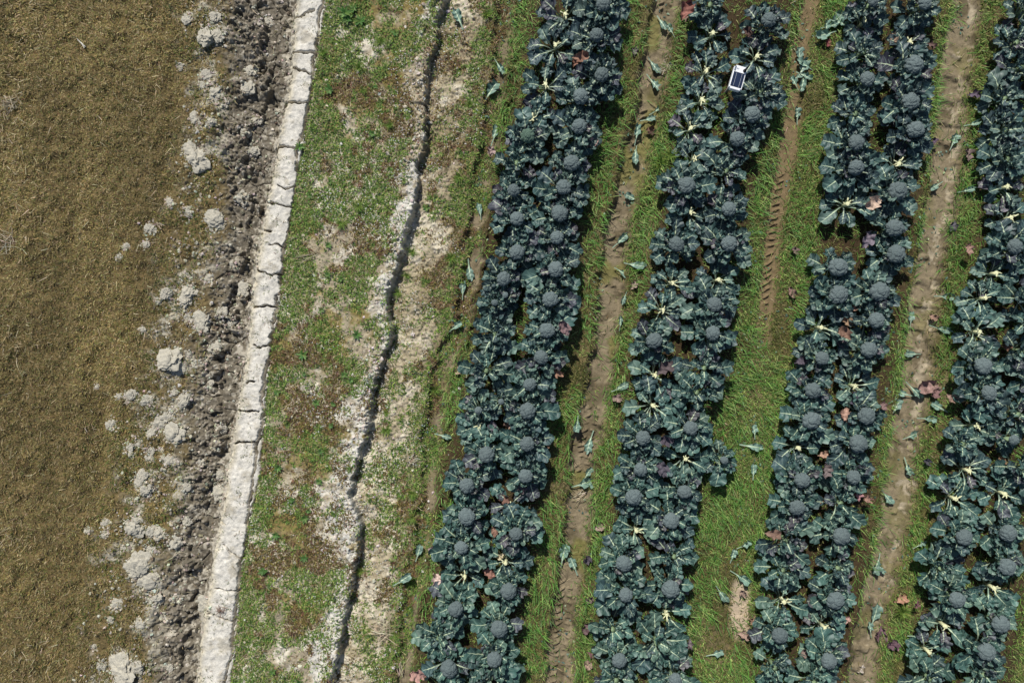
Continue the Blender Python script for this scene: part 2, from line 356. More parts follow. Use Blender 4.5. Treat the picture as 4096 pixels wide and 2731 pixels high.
shelfc = lay(shelfc, A((122,108,58)), ss(.05, .3, fbm(X, Y, .3, 320, 4)+.3*med)*.9)
shelfc = lay(shelfc, A((108,96,80)), ss(.25, .5, sm+.3*med)*.6)     # moss
shelfc = lay(shelfc, A((196,192,182)), ss(-95, -35, U-SC(V)-scj(X, Y)+130*big+80*med)*ss(-.5, .1, sm+med+.2))
col = col*(1-sh[..., None])+shelfc*sh[..., None]
t = ss(-7, 7, U-SC(V)-scj(X, Y))
trc = np.zeros(col.shape)+A((160,149,124)); trc = lay(trc, A((196,187,166)), ss(-.1, .4, med+big)); trc = lay(trc, A((128,114,84)), ss(.1, .4, -big+.3*med)*.6); trc = lay(trc, A((104,92,72)), ss(.25, .5, sm+.3*med)*.6)
col = col*(1-t[..., None])+trc*t[..., None]
fl = ss(-110, -20, U-RUT0(V)+jag)
flc = np.zeros(col.shape)+A((96,86,58)); flc = lay(flc, A((70,68,40)), ss(0, .4, med)); flc = lay(flc, A((124,112,84)), ss(.2, .5, big)*.6)
col = col*(1-fl[..., None])+flc*fl[..., None]
bm = bedmask(U, V, 50); col = lay(col, A((66,54,38)), bm)
for RU, wd in ((RUT0, 30), (RUT1, 50), (RUT3, 58)):
    d = np.abs(U-RU(V)+jag*.8)/wd; m = 1-ss(.8, 1.3, d)
    col = lay(col, A((128,116,94)), m); col = lay(col, A((100,90,70)), m*ss(-.1, .4, med))
    col = lay(col, A((112,108,62)), m*ss(.15, .45, fbm(X, Y, .35, 330, 3)+.2*med)*(.8 if RU is RUT1 else .4))  # algae
d = np.abs(U-RUT3(V)-34+jag*1.3)/20; col = lay(col, A((160,148,126)), (1-ss(.5, 1.2, d))*ss(-.1, .2, med+.3*big+.5*sm))
d = np.abs(U-RUT2(V)+jag*.4)/38; col = lay(col, A((118,102,76)), (1-ss(.7, 1.3, d))*(1-ss(1350, 1600, V)))
d = np.hypot((U-2960)/50, (V-2440)/140)+.3*big; col = lay(col, A((182,164,140)), 1-ss(.6, 1.1, d))
ny, nx = X.shape; idx = np.arange(ny*nx).reshape(ny, nx)
F = np.stack((idx[:-1, :-1], idx[:-1, 1:], idx[1:, 1:], idx[1:, :-1]), -1)
me = mesh_np('ground', np.stack((X, Y, Z), -1).reshape(-1, 3), F, [M_GROUND], col.reshape(-1, 3), smooth=True, sizes=4)
tag(link(bpy.data.objects.new('ground', me)), kind='structure')
del X, Y, Z, U, V, col, F, f1, e1, g1, g2, big, med, sm, jag

# ------------------------------------------------------------------ scatter helpers
def pts(n, x0=-5.7, x1=5.7, y0=-3.85, y1=3.85): return rng.uniform(x0, x1, n), rng.uniform(y0, y1, n)
def uv_of(x, y): return x*400+2048, 1365.5-y*400
def blades(name, x, y, ln, wd, az, lean, col, mat, cat, label, lift=0.0, curl=.5):
    n = len(x); z = height(x, y, True)+lift
    dx, dy = np.cos(az), np.sin(az); px, py = -dy, dx
    h1 = ln*.5*np.cos(lean); r1 = ln*.5*np.sin(lean); l2 = np.clip(lean+curl*.6, 0, 1.62)
    h2 = h1+ln*.5*np.cos(l2); r2 = r1+ln*.5*np.sin(l2)
    P = np.zeros((n, 5, 3))
    for k, (r, h, s, ww) in enumerate(((0, 0, -1, 1), (0, 0, 1, 1), (r1, h1, 1, .85), (r1, h1, -1, .85), (r2, h2, 0, 0))):
        P[:, k, 0] = x+dx*r+px*s*ww*wd/2; P[:, k, 1] = y+dy*r+py*s*ww*wd/2; P[:, k, 2] = z+h
    b = (np.arange(n)*5)[:, None]
    F = np.concatenate((b+np.array([[0, 1, 2, 3]]), b+np.array([[3, 2, 4]])), 1).ravel()
    sizes = np.tile([4, 3], n).astype(np.int32)
    me = mesh_np(name, P.reshape(-1, 3), F, [mat], np.repeat(col, 5, 0), sizes=sizes)
    o = link(bpy.data.objects.new(name, me)); tag(o, label, cat, kind='stuff'); return o
def pal(n, cols, p, var=.25):
    c = np.array([srgb(*q) for q in cols])[rng.choice(len(cols), n, p=np.array(p)/sum(p))]
    return np.clip(c*(1+rng.normal(0, var, (n, 1)))*(1+rng.normal(0, .06, (n, 3))), .003, .9)
def keep(x, y, dens):
    k = rng.random(len(x)) < dens; return x[k], y[k]

# mown field: very short dense dry-green turf
x, y = pts(250000, -5.9, -2.9); u, v = uv_of(x, y); j = fbm(x, y, .22, 11, 4)*60
x, y = keep(x, y, (1-.8*ss(-70, 60, u-FIELD(v)+j)*ss(-.2, .25, fbm(x, y, .18, 405, 3)+.8*ss(-60, 60, u-MUDL(v))))*ss(RL(v)-0, RL(v)-60, u)*(1-.97*ss(-60, 10, u-MUDL(v)+j))*(.85+.3*fbm(x, y, .5, 401, 3)+.45*fbm(x, y, .05, 402, 2)))
n = len(x); tone = fbm(x, y, .6, 403, 3)[:, None]; u2, v2 = uv_of(x, y)
c = pal(n, [(156,138,88),(136,126,72),(112,116,62),(178,162,120),(122,100,68),(90,96,52)], [5,4,2,4,3,1.5], .3)*(1+.3*tone+.22*vn(u2*.012, v2*.0014, 1., 404)[:, None])
blades('mown_turf', x, y, rng.uniform(.014, .040, n), rng.uniform(.0035, .0075, n), rng.uniform(0, 6.28, n), rng.uniform(.5, 1.4, n), c, M_BLADE, 'turf', 'short mown olive and straw coloured turf covering the left side')
# dry straw litter
x, y = pts(9000, -5.9, -2.3); u, v = uv_of(x, y)
x, y = keep(x, y, .10+.9*np.exp(-((u-60)/90)**2)*ss(-.3, .3, vn(x, y, .4, 410))+.35*np.exp(-((u-FIELD(v)+70)/70)**2)*ss(0, .4, vn(x, y, .3, 411)) - .0*u)
n = len(x); blades('straw_litter', x, y, rng.uniform(.02, .11, n), rng.uniform(.002, .0045, n), rng.uniform(0, 6.28, n), rng.uniform(1.3, 1.52, n), pal(n, [(205,192,160),(180,165,130),(150,135,108)], [2,3,2], .2), M_DRY, 'straw', 'thin pale straws strewn over the mown turf and clods', .012, 0)
# sparse weeds among clods
x, y = pts(60000, -5.2, -2.3); u, v = uv_of(x, y)
x, y = keep(x, y, ss(-80, 30, u-FIELD(v))*ss(70, -60, u-MUDL(v))*ss(-.15, .3, fbm(x, y, .18, 420, 3))); n = len(x)
blades('clod_weeds', x, y, rng.uniform(.015, .045, n), rng.uniform(.004, .009, n), rng.uniform(0, 6.28, n), rng.uniform(.6, 1.4, n), pal(n, [(86,104,48),(112,120,56),(150,140,70),(64,84,40)], [4,3,1,3]), M_BLADE, 'weeds', 'low green weeds growing between the pale soil clods')
# small plants on the pale ridge
x, y = pts(22000, -4.2, -1.7); u, v = uv_of(x, y)
x, y = keep(x, y, ss(0, 10, u-RL(v))*ss(0, -6, u-RR(v))*ss(.22, .5, fbm(x, y, .09, 431, 2)+.42*ss(45, 0, u-RL(v))+.14*ss(1000, 2000, v))); n = len(x)
blades('ridge_weeds', x, y, rng.uniform(.012, .04, n), rng.uniform(.003, .005, n), rng.uniform(0, 6.28, n), rng.uniform(.7, 1.4, n), pal(n, [(120,124,78),(96,108,60),(150,128,104)], [3,3,2]), M_BLADE, 'weeds', 'tiny sparse weeds dotted on the pale cracked ridge')
# shelf weeds : leaflets in patches + tufts, red stems, dry stalks
x, y = pts(430000, -3.3, .6); u, v = uv_of(x, y)
patch = fbm(x, y, .32, 440, 4)+.45*fbm(x, y, .08, 441, 2)+.40*ss(130, 0, u-RR(v))
zone = ss(-2, 8, u-RR(v))*ss(30, -10, u-RUT0(v)+fbm(x, y, .2, 449, 2)*60)
edge = 1-.80*ss(-62, -12, u-SC(v)+85*vn(x, y, .15, 446)+90*vn(x, y, .5, 448)-12)*ss(60, 0, u-SC(v))
tz = ss(0, 20, u-SC(v)); patch = patch+.35*ss(-130, -40, u-RUT0(v))+.25*ss(70, 10, u-SC(v))*ss(-.2, .3, vn(x, y, .3, 452)); dens = np.where(tz > .5, .9*ss(-.24, .2, patch-.04+.5*ss(150, 320, u-SC(v))), ss(-.3, .1, patch))
x, y = keep(x, y, zone*edge*(.06+.94*dens)); n = len(x)
tone = fbm(x, y, .35, 443, 3)+.55*vn(x, y, .06, 445)+.08; u, v = uv_of(x, y); tone = tone + .35*ss(110, 0, u-RR(v))
c = pal(n, [(104,136,62),(130,152,72),(78,108,50),(164,166,98),(140,120,84)], [4,3.4,3,1.4,.7], .33); c2 = pal(n, [(124,104,72),(118,84,70),(142,130,70),(98,100,54)], [2,1.6,2,2], .3)
c = np.where((tone > -.05)[:, None], c, c2)
blades('weed_cover', x, y, rng.uniform(.014, .042, n), rng.uniform(.004, .010, n), rng.uniform(0, 6.28, n), rng.uniform(.5, 1.5, n), c, M_BLADE, 'weeds', 'patchy low weeds and moss between the pale ridge and the crop')
x, y = pts(17000, -3.2, .2); u, v = uv_of(x, y); x, y = keep(x, y, ss(0, 8, u-RR(v))*ss(0, -40, u-RUT0(v))*ss(-.3, .3, fbm(x, y, .2, 447, 2))); n = len(x)
blades('dry_stalks', x, y, rng.uniform(.02, .08, n), rng.uniform(.002, .0035, n), rng.uniform(0, 6.28, n), rng.uniform(1.25, 1.5, n), pal(n, [(196,180,148),(168,150,120),(120,96,80)], [3,3,2], .15), M_DRY, 'straw', 'thin dead stalks scattered over the weedy strip', .012, 0)
# white flowers
x, y = pts(17000, -3.2, .0); u, v = uv_of(x, y)
x, y = keep(x, y, ss(0, 8, u-RR(v))*ss(0, -60, u-RUT0(v))*(ss(.22, .45, fbm(x, y, .28, 450, 3)+.28*ss(0, 20, u-SC(v))*ss(160, 60, u-SC(v))+.1*ss(800, 2200, v)))); n = len(x)
z = height(x, y)+rng.uniform(.02, .05, n); r = rng.uniform(.0035, .0065, n); P = np.zeros((n, 6, 3)); a0 = rng.uniform(0, 6.28, n)
for k in range(6):
    rr = r*(1 if k % 2 == 0 else .75); P[:, k, 0] = x+rr*np.cos(a0+k*1.047); P[:, k, 1] = y+rr*np.sin(a0+k*1.047); P[:, k, 2] = z+.002*(k % 2)
me = mesh_np('white_flowers', P.reshape(-1, 3), np.arange(n*6), [M_BLADE], np.tile([.68, .68, .66], (n*6, 1)), sizes=6)
tag(link(bpy.data.objects.new('white_flowers', me)), 'tiny white wild flowers speckled over the weeds', 'flowers', kind='stuff')

# grass of the alleys
def near(u, v, RU, wd, vmax=None):
    m = 1-ss(.7, 1.25, np.abs(u-RU(v))/wd)
    if vmax: m = m*(1-ss(vmax-200, vmax+150, v))
    return m
def alley_density(x, y):
    u, v = uv_of(x, y); j = fbm(x, y, .22, 11, 4)*26
    right = ss(-10, 60, u-RUT0(v)+j)
    m = right
    for RU, wd, vm in ((RUT1, 48, None), (RUT3, 56, None), (RUT2, 34, 1350), (RUT0, 20, None)): m = m*(1-.95*near(u+j*.9, v, RU, wd, vm))
    m = m*(1-.85*(1-ss(.6, 1.1, np.hypot((u-2960)/50, (v-2440)/140)+.3*vn(x, y, .3, 460))))
    b = bedmask(u, v, 30)
    return m, b, u, v
x, y = pts(430000, -1.4, 5.9); m, b, u, v = alley_density(x, y)
lush = ss(-.5, .25, fbm(x, y, .35, 461, 3)+.3*b)
w1 = ss(BED[0][1](v), BED[0][1](v)+30, u)*ss(RUT1(v), RUT1(v)-40, u)     # thinner brown strip right of bed one
x, y = keep(x, y, m*(1-.75*b)*(.5+.5*lush)*(1-.3*w1)); n = len(x); tone = fbm(x, y, .3, 463, 3); u, v = uv_of(x, y)
g = pal(n, [(104,136,62),(132,156,78),(80,112,52),(164,176,104),(142,138,86)], [4,4,2.6,2.6,2], .3)
g2 = pal(n, [(128,130,70),(98,102,54),(142,130,88),(84,98,48)], [3,3,2,2], .22)
w1 = ss(BED[0][1](v), BED[0][1](v)+30, u)*ss(RUT1(v), RUT1(v)-40, u)
g = np.where(((tone-.35*w1+.05) > -.12)[:, None], g, g2)
blades('alley_grass', x, y, rng.uniform(.022, .06, n), rng.uniform(.0035, .0075, n), rng.uniform(0, 6.28, n), rng.uniform(.45, 1.4, n), g, M_BLADE, 'grass', 'dense short green grass growing between the broccoli beds')
x, y = pts(95000, -1.4, 5.9); m, b, u, v = alley_density(x, y)
nb = np.zeros(len(x))
for L, R in BED: nb = np.maximum(nb, np.maximum(1-ss(20, 130, np.abs(u-L(v)+20)), .8*(1-ss(20, 110, np.abs(u-R(v)-20)))))
tall = ss(-.1, .3, fbm(x, y, .3, 470, 3)+.45*nb-.1+.25*ss(2700, 2850, u)*ss(3150, 3000, u)*ss(1200, 1500, v))
x, y = keep(x, y, m*(1-.6*b)*tall*.75); n = len(x); th = rng.uniform(0, 6.28, n)+0; flow = 2.6*fbm(x, y, .5, 471, 2)
th = np.where(rng.random(n) < .65, flow-1.2+rng.normal(0, .6, n), th)
blades('long_grass', x, y, rng.uniform(.06, .16, n), rng.uniform(.004, .0075, n), th, rng.uniform(.6, 1.25, n), pal(n, [(98,146,62),(78,124,52),(128,164,84),(158,178,108),(104,136,78)], [4,4,3,1,2], .18), M_BLADE, 'grass', 'long bright grass blades leaning along the edges of the beds', 0, .7)
# dry litter in ruts
x, y = pts(9000, -1.2, 5.6); u, v = uv_of(x, y); q = np.zeros(len(x))
for RU, wd in ((RUT1, 85), (RUT3, 120), (RUT0, 50), (RUT2, 90)): q = np.maximum(q, near(u, v, RU, wd))
x, y = keep(x, y, q*ss(.0, .5, vn(x, y, .28, 485)+.5*vn(x, y, .1, 486))); n = len(x)
blades('leaf_scraps', x, y, rng.uniform(.012, .04, n), rng.uniform(.01, .024, n), rng.uniform(0, 6.28, n), rng.uniform(1.0, 1.5, n), pal(n, [(104,132,116),(128,154,130),(84,108,100),(160,176,140)], [3,2,3,.6], .2), M_BLADE, 'leaf scraps', 'torn scraps of broccoli leaf trodden into the wheel ruts', .006, .6)
x, y = pts(9000, -1.2, 5.6); u, v = uv_of(x, y); q = np.zeros(len(x))
for RU, wd in ((RUT1, 75), (RUT3, 90), (RUT0, 45), (RUT2, 60)): q = np.maximum(q, near(u, v, RU, wd))
x, y = keep(x, y, .04+.3*q*ss(-.2, .4, vn(x, y, .3, 480))); n = len(x)
blades('rut_litter', x, y, rng.uniform(.02, .09, n), rng.uniform(.0025, .005, n), rng.uniform(0, 6.28, n), rng.uniform(1.35, 1.55, n), pal(n, [(190,172,138),(160,140,108),(120,98,74)], [3,3,2], .15), M_DRY, 'straw', 'bits of straw and dead stalk lying in the wheel ruts', .01, 0)

k1 = 1024/2351; kc = 1024/1343
REG = {'1':(0,0,k1),'2':(1024,0,k1),'3':(2048,0,k1),'4':(3072,0,k1),'5':(0,683,k1),'6':(1024,683,k1),'7':(2048,683,k1),'8':(3072,683,k1),
       '1b':(0,1366,k1),'2b':(1024,1366,k1),'3b':(2048,1366,k1),'4b':(3072,1366,k1),'1c':(0,2048,kc),'2c':(1024,2048,kc),'3c':(2048,2048,kc),'4c':(3072,2048,kc)}
def PX(r, a, b): x0, y0, s = REG[r]; return x0+a*s, y0+b*s
CL = {'1':[(1730,170,60),(1950,160,70),(1880,330,80),(1990,330,70),(1890,690,60),(1860,770,45),(1950,850,75),(2290,620,50),(2260,790,60),(2040,930,40),(1800,1085,65),(1740,1380,75),(1790,1480,105),(1930,1110,45),(1630,600,30),(2230,1190,50),(2330,1090,45),(2290,1370,50)],
 '2':[(60,160,50)],
 '5':[(2210,250,65),(1540,290,50),(1710,370,50),(1960,460,90),(1370,530,60),(1330,680,35),(1090,790,32),(1150,700,30),(1720,1110,80),(1690,1195,75),(2130,850,45),(2210,1090,60),(1900,990,45),(1510,1125,50),(1720,1340,50),(1830,1400,90),(2090,1390,60),(2020,1300,50),(1430,1195,30),(1290,1460,28)],
 '1b':[(1560,160,90),(1600,240,80),(1720,115,32),(1940,60,55),(1770,210,40),(1835,190,35),(1890,390,40),(1190,510,55),(1090,510,28),(1350,550,55),(1680,540,75),(1590,465,35),(1520,700,80),(1440,770,70),(1380,830,50),(1600,850,85),(1010,765,55),(1180,970,50),(1270,940,40),(1200,1040,30),(1370,1000,45),(1360,1070,45),(1480,1075,22),(1470,1000,25),(1560,1100,60),(1820,1130,40),(1290,1270,70),(1340,1370,75),(1250,1320,35),(1990,1240,55),(1990,1410,60),(1980,960,40),(2010,810,55),(860,420,22),(1700,1340,45)],
 '1c':[(450,100,18),(545,65,28),(540,120,18),(690,80,50),(720,40,30),(780,110,40),(830,115,28),(910,160,38),(770,200,30),(630,195,18),(720,280,55),(700,320,35),(760,380,55),(800,460,40),(600,490,35),(850,560,25),(960,60,22),(915,465,24),(720,590,32),(475,718,14),(515,815,30),(630,840,75),(700,820,35),(870,830,25),(890,60,12),(1065,490,38),(570,575,20),(810,350,25)]}
# crumbs of soil (merged small stones)
def ico(sub):
    import bmesh
    bm = bmesh.new(); bmesh.ops.create_icosphere(bm, subdivisions=sub, radius=1)
    v = np.array([p.co[:] for p in bm.verts]); f = np.array([[q.index for q in p.verts] for p in bm.faces]); bm.free(); return v, f
IV, IF = ico(2)
def crumbs(name, x, y, r, col, label, cat='soil'):
    n = len(x); z = height(x, y)+r*.15; nv = len(IV)
    a = rng.uniform(0, 6.28, n)[:, None]; st = rng.uniform(.7, 1.3, (n, 3))*np.array([1, 1, .75])
    d = 1+.22*rng.normal(0, 1, (n, nv)); Vx = IV[None, :, :]*d[..., None]*st[:, None, :]*r[:, None, None]
    px = Vx[..., 0]*np.cos(a)-Vx[..., 1]*np.sin(a)+x[:, None]; py = Vx[..., 0]*np.sin(a)+Vx[..., 1]*np.cos(a)+y[:, None]
    P = np.stack((px, py, Vx[..., 2]+z[:, None]), -1)
    F = (np.arange(n)*nv)[:, None, None]+IF[None]
    me = mesh_np(name, P.reshape(-1, 3), F, [M_CRUMB], np.repeat(col, nv, 0), sizes=3)
    tag(link(bpy.data.objects.new(name, me)), label, cat, kind='stuff')
x, y = pts(26000, -5, -1.9); u, v = uv_of(x, y); rg = ss(-.1, .3, fbm(x, y, .22, 75, 3)+.1)
x, y = keep(x, y, ss(-60, 30, u-FIELD(v)-40)*ss(20, -10, u-RL(v))*(.35+.65*rg)*.62); n = len(x)
r = .004+.012*rng.random(n)**2.2; u, v = uv_of(x, y)
pr = rng.random(n) < .35+.35*ss(70, 0, RL(v)-u)+.3*(1-ss(-40, 40, u-MUDL(v)))
c = np.where(pr[:, None], pal(n, [(186,180,165),(168,160,144)], [1, 1], .1), pal(n, [(112,104,90),(134,126,112)], [1, 1], .12))
cx_ = []; 
for (qx, qy), r_ in [(PX(a_, b_[0], b_[1]), b_[2]*REG[a_][2]/400) for a_, L_ in CL.items() for b_ in L_]:
    m_ = int(26*(r_/.03)**1.2); aa = rng.uniform(0, 6.28, m_); rr_ = r_*(.6+.75*np.abs(rng.normal(0, .6, m_))); X0, Y0 = to_xy(qx, qy, .03)
    cx_.append(np.stack((X0+rr_*np.cos(aa), Y0+rr_*np.sin(aa), .003+.011*rng.random(m_)**1.6), 1))
cx_ = np.concatenate(cx_); x = np.concatenate((x, cx_[:, 0])); y = np.concatenate((y, cx_[:, 1])); r = np.concatenate((r, cx_[:, 2])); c = np.concatenate((c, pal(len(cx_), [(190,184,168),(164,156,138),(140,132,114)], [3, 2, 1], .1)))
crumbs('crumbled_soil', x, y, r, c, 'loose crumbs of grey soil in the dark muddy furrow')
x, y = pts(30000, -3.3, -.2); u, v = uv_of(x, y); e = np.exp(-((u-SC(v)+35)/50)**2)
x, y = keep(x, y, e*.45+.03*ss(0, 10, u-RR(v))); n = len(x)
crumbs('crumbled_bank', x, y, .004+.012*rng.random(n)**2, pal(n, [(202,196,184),(184,176,160)], [1, 1], .1), 'pale crumbs along the broken edge of the weedy bank')

# ------------------------------------------------------------------ clods
def noise3(P, s, seed):
    return (vn(P[:, 0]+P[:, 2]*.7, P[:, 1]-P[:, 2]*.5, s, seed)+vn(P[:, 1]+P[:, 0]*.3, P[:, 2], s, seed+3)+vn(P[:, 2], P[:, 0]-P[:, 1]*.4, s, seed+7))/1.7
def clod_mesh(seed):
    v, f = ico(4); d = 1+.40*noise3(v*1., .9, seed)+.30*noise3(v, .36, seed+20)+.26*noise3(v, .16, seed+40)
    P = v*d[:, None]; P[:, 2] *= .5
    return mesh_np('soil_clod', P, f, [M_CLOD], smooth=False, sizes=3)
CM = [clod_mesh(s*13+1) for s in range(8)]
items = sorted([(PX(r, a, b), q*REG[r][2]/400) for r, L in CL.items() for a, b, q in L], key=lambda t: t[0][1])
side = 0
for i, ((px, py), r) in enumerate(items):
    r *= .86; x, y = to_xy(px, py, .04); o = bpy.data.objects.new('soil_clod', CM[i % 8]); z = float(height(np.array([x]), np.array([y]), False)[0])
    o.location = (x, y, z+r*.05); o.scale = (r*random.uniform(.85, 1.1), r*random.uniform(.85, 1.1), r*random.uniform(.7, .95)+.004); o.rotation_euler = (random.uniform(-.2, .2), random.uniform(-.2, .2), random.uniform(0, 6.28))
    link(o); size = 'large' if r > .042 else 'medium' if r > .026 else 'small'
    tag(o, f'{size} pale crumbly soil clod, {ordw(i+1)} from top along the edge of mown field', 'soil clod', 'pale soil clods along the edge of the mown field')

# ------------------------------------------------------------------ broccoli
def leaf_mesh(name, pet, bl, W, a0, a1, seed, ruff=.018, cup=.015, nl=22, nc=11, twist=.0, mat=None, fold=0):
    r = random.Random(seed); npet = 5; rows = npet+nl; Ltot = pet+bl; V = []; UVs = []
    ph = [r.uniform(0, 6.28) for _ in range(8)]; fr = [r.uniform(1.4, 2.4) for _ in range(2)]; rf = [r.uniform(1.8, 3.0) for _ in range(2)]
    x = z = 0; sprev = 0; bend = r.uniform(-.25, .25); yy = 0
    for i in range(rows):
        if i < npet: s = pet*i/npet; t = -(1-i/npet)
        else: t = (i-npet)/(nl-1); s = pet+bl*t
        f = s/Ltot; a = math.radians(a0+(a1-a0)*f**1.15) + .12*math.sin(f*7+ph[7]); ds = s-sprev; sprev = s
        x += ds*math.cos(a); z += ds*math.sin(a); yy += ds*bend*f
        for c in range(nc):
            q = -1+2*c/(nc-1); sd_ = 0 if q < 0 else 1; aq = abs(q)
            if t < 0:
                hw = .0065; lx, lz = 0, -.004*(1-aq)+.003
            else:
                env = math.sin(math.pi*(.06+.9*t)**1.12)**.55
                env = max(env, 0)*(1 if t < .86 else math.sqrt(max(0, 1-((t-.86)/.14)**2)))
                lob = 1+.13*math.sin(6.28*fr[sd_]*t+ph[sd_])+.05*math.sin(6.28*2.3*fr[sd_]*t+ph[2+sd_])
                if t < .22 and r.random() < .0: lob *= .5
                hw = max(.0055*(1-t), W*env*lob)
                e = aq**2.2
                lz = ruff*e*math.sin(6.28*rf[sd_]*t+ph[4+sd_])*(.5+.5*min(1, hw/W)) + cup*e + .004*math.sin(t*20+q*5+ph[6])
                lx = .35*hw*aq*aq*.5 + .010*e*math.cos(6.28*rf[sd_]*t*1.3+ph[4+sd_])
            ca, sa = math.cos(a), math.sin(a)
            V.append((x+lx*ca-lz*sa, yy+q*hw, z+lx*sa+lz*ca+fold*aq*hw)); UVs.append((t, q*hw*10))
    F = [(i*nc+c, i*nc+c+1, (i+1)*nc+c+1, (i+1)*nc+c) for i in range(rows-1) for c in range(nc-1)]
    return mesh_np(name, V, F, [mat or M_LEAF], uv=np.array(UVs), smooth=True, sizes=4)
OUT = [leaf_mesh('leaf', .115+.02*(s % 3), .125+.012*(s % 4), .062+.006*(s % 3), 58, -22+5*(s % 4), s+1) for s in range(9)]
MID = [leaf_mesh('leaf', .10, .105+.01*(s % 3), .053, 66, -8, s+51) for s in range(7)]
INN = [leaf_mesh('leaf', .05, .085+.01*(s % 3), .040, 72, 18, s+101, ruff=.022) for s in range(7)]
BIG = [leaf_mesh('leaf', .13, .21, .092, 55, -25, s+151, ruff=.022, nl=26) for s in range(4)]
FLAT = [leaf_mesh('fallen_leaf', .09, .12+.02*(s % 3), .034+.008*(s % 3), 9, -5, s+201, ruff=.024, cup=.02, fold=.25*(s % 2)) for s in range(6)]
DEADM = [leaf_mesh('dead_leaf', .02, .14, .052, 18, -12, s+251, ruff=.03, cup=.03, mat=M_DEAD) for s in range(6)]
def head_mesh(seed):
    v, f = ico(5); v = v[:, :]; P = v.copy(); az = np.arctan2(v[:, 1], v[:, 0])
    rr = random.Random(seed); C7 = [(0, 0, 1)]
    for k in range(9):
        a = k*6.283/9*1.0+rr.uniform(-.25, .25); e = rr.uniform(.15, .75); C7.append((math.cos(a)*math.cos(e), math.sin(a)*math.cos(e), math.sin(e)))
    C7 = np.array(C7); dd = np.linalg.norm(v[:, None]-C7[None], axis=2); lobe = np.sort(dd, 1)
    d = 1+.10*np.clip((lobe[:, 1]-lobe[:, 0])*3, 0, 1)-.05*lobe[:, 0]
    rs = np.random.default_rng(seed); B = rs.normal(0, 1, (420, 3)); B /= np.linalg.norm(B, axis=1)[:, None]
    best = np.full(len(v), 9.)
    for k in range(0, 420, 60): best = np.minimum(best, np.linalg.norm(v[:, None]-B[None, k:k+60], axis=2).min(1))
    d = d+.06*np.sqrt(np.clip(1-(best/.10)**2, 0, 1))+.05*noise3(v, .9, seed)
    P = v*d[:, None]; low = P[:, 2] < -.1; P[:, 2] = np.where(low, -.1+(P[:, 2]+.1)*.9, P[:, 2]); tap = np.clip(1+(P[:, 2]+.15)*.8, .3, 1); P[:, 0] *= tap; P[:, 1] *= tap; P[:, 2] *= .78
    return mesh_np('head', P, f, [M_HEAD], smooth=False, sizes=3)
HM = [head_mesh(s) for s in range(1, 6)]
def tube(name, P, R, mat, ns=8, cap=True):
    V = []; F = []; P = [Vector(p) for p in P]
    for i, (p, r) in enumerate(zip(P, R)):
        d = (P[min(i+1, len(P)-1)]-P[max(i-1, 0)]).normalized(); q = d.to_track_quat('Z', 'Y')
        for k in range(ns): V.append(tuple(p+q @ Vector((r*math.cos(6.283*k/ns), r*math.sin(6.283*k/ns), 0))))
    sz = []; L = []
    for i in range(len(P)-1):
        for k in range(ns): L += [i*ns+k, i*ns+(k+1) % ns, (i+1)*ns+(k+1) % ns, (i+1)*ns+k]; sz.append(4)
    if cap:
        L += [(len(P)-1)*ns+k for k in range(ns)]; sz.append(ns); L += [k for k in range(ns)][::-1]; sz.append(ns)
    return mesh_np(name, V, L, [mat], smooth=len(P) > 2, sizes=np.array(sz, np.int32))
STEM = tube('stem', [(0, 0, -.03), (.004, .002, .08), (0, 0, .2)], [.018, .021, .024], M_STEM)
STUMP = tube('stump', [(0, 0, -.03), (.004, 0, .1), (0, .002, .165), (0, 0, .17)], [.016, .019, .021, .018], M_CUT, 10)
STUBS = [tube('stalk_stub', [(0.012, 0, 0), (.03+.01*s, .004, .022), (.055+.016*s, .008*(s-1), .03)], [.006, .008, .006], M_CUT, 6) for s in range(3)]
LC = [((.044,.098,.088), 6), ((.062,.128,.110), 5), ((.042,.080,.084), 4), ((.100,.172,.138), 2.6), ((.062,.070,.088), 1.2), ((.098,.092,.106), .4)]
def leafcol(paler=0, ty=0):  # ty: lens vignetting put into the leaf colour, darker and bluer towards the top
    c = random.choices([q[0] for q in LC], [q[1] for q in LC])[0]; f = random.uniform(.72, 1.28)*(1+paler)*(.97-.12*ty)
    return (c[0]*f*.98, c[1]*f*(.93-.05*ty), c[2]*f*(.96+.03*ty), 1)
def add_leaf(root, me, rz, z, tilt=0, s=1, roll=0, pale=0, off=.01):
    o = bpy.data.objects.new('leaf', me); o.parent = root
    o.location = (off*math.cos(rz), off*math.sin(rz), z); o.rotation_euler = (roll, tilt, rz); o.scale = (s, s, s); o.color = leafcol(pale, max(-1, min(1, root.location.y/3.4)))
    C.collection.objects.link(o); return o
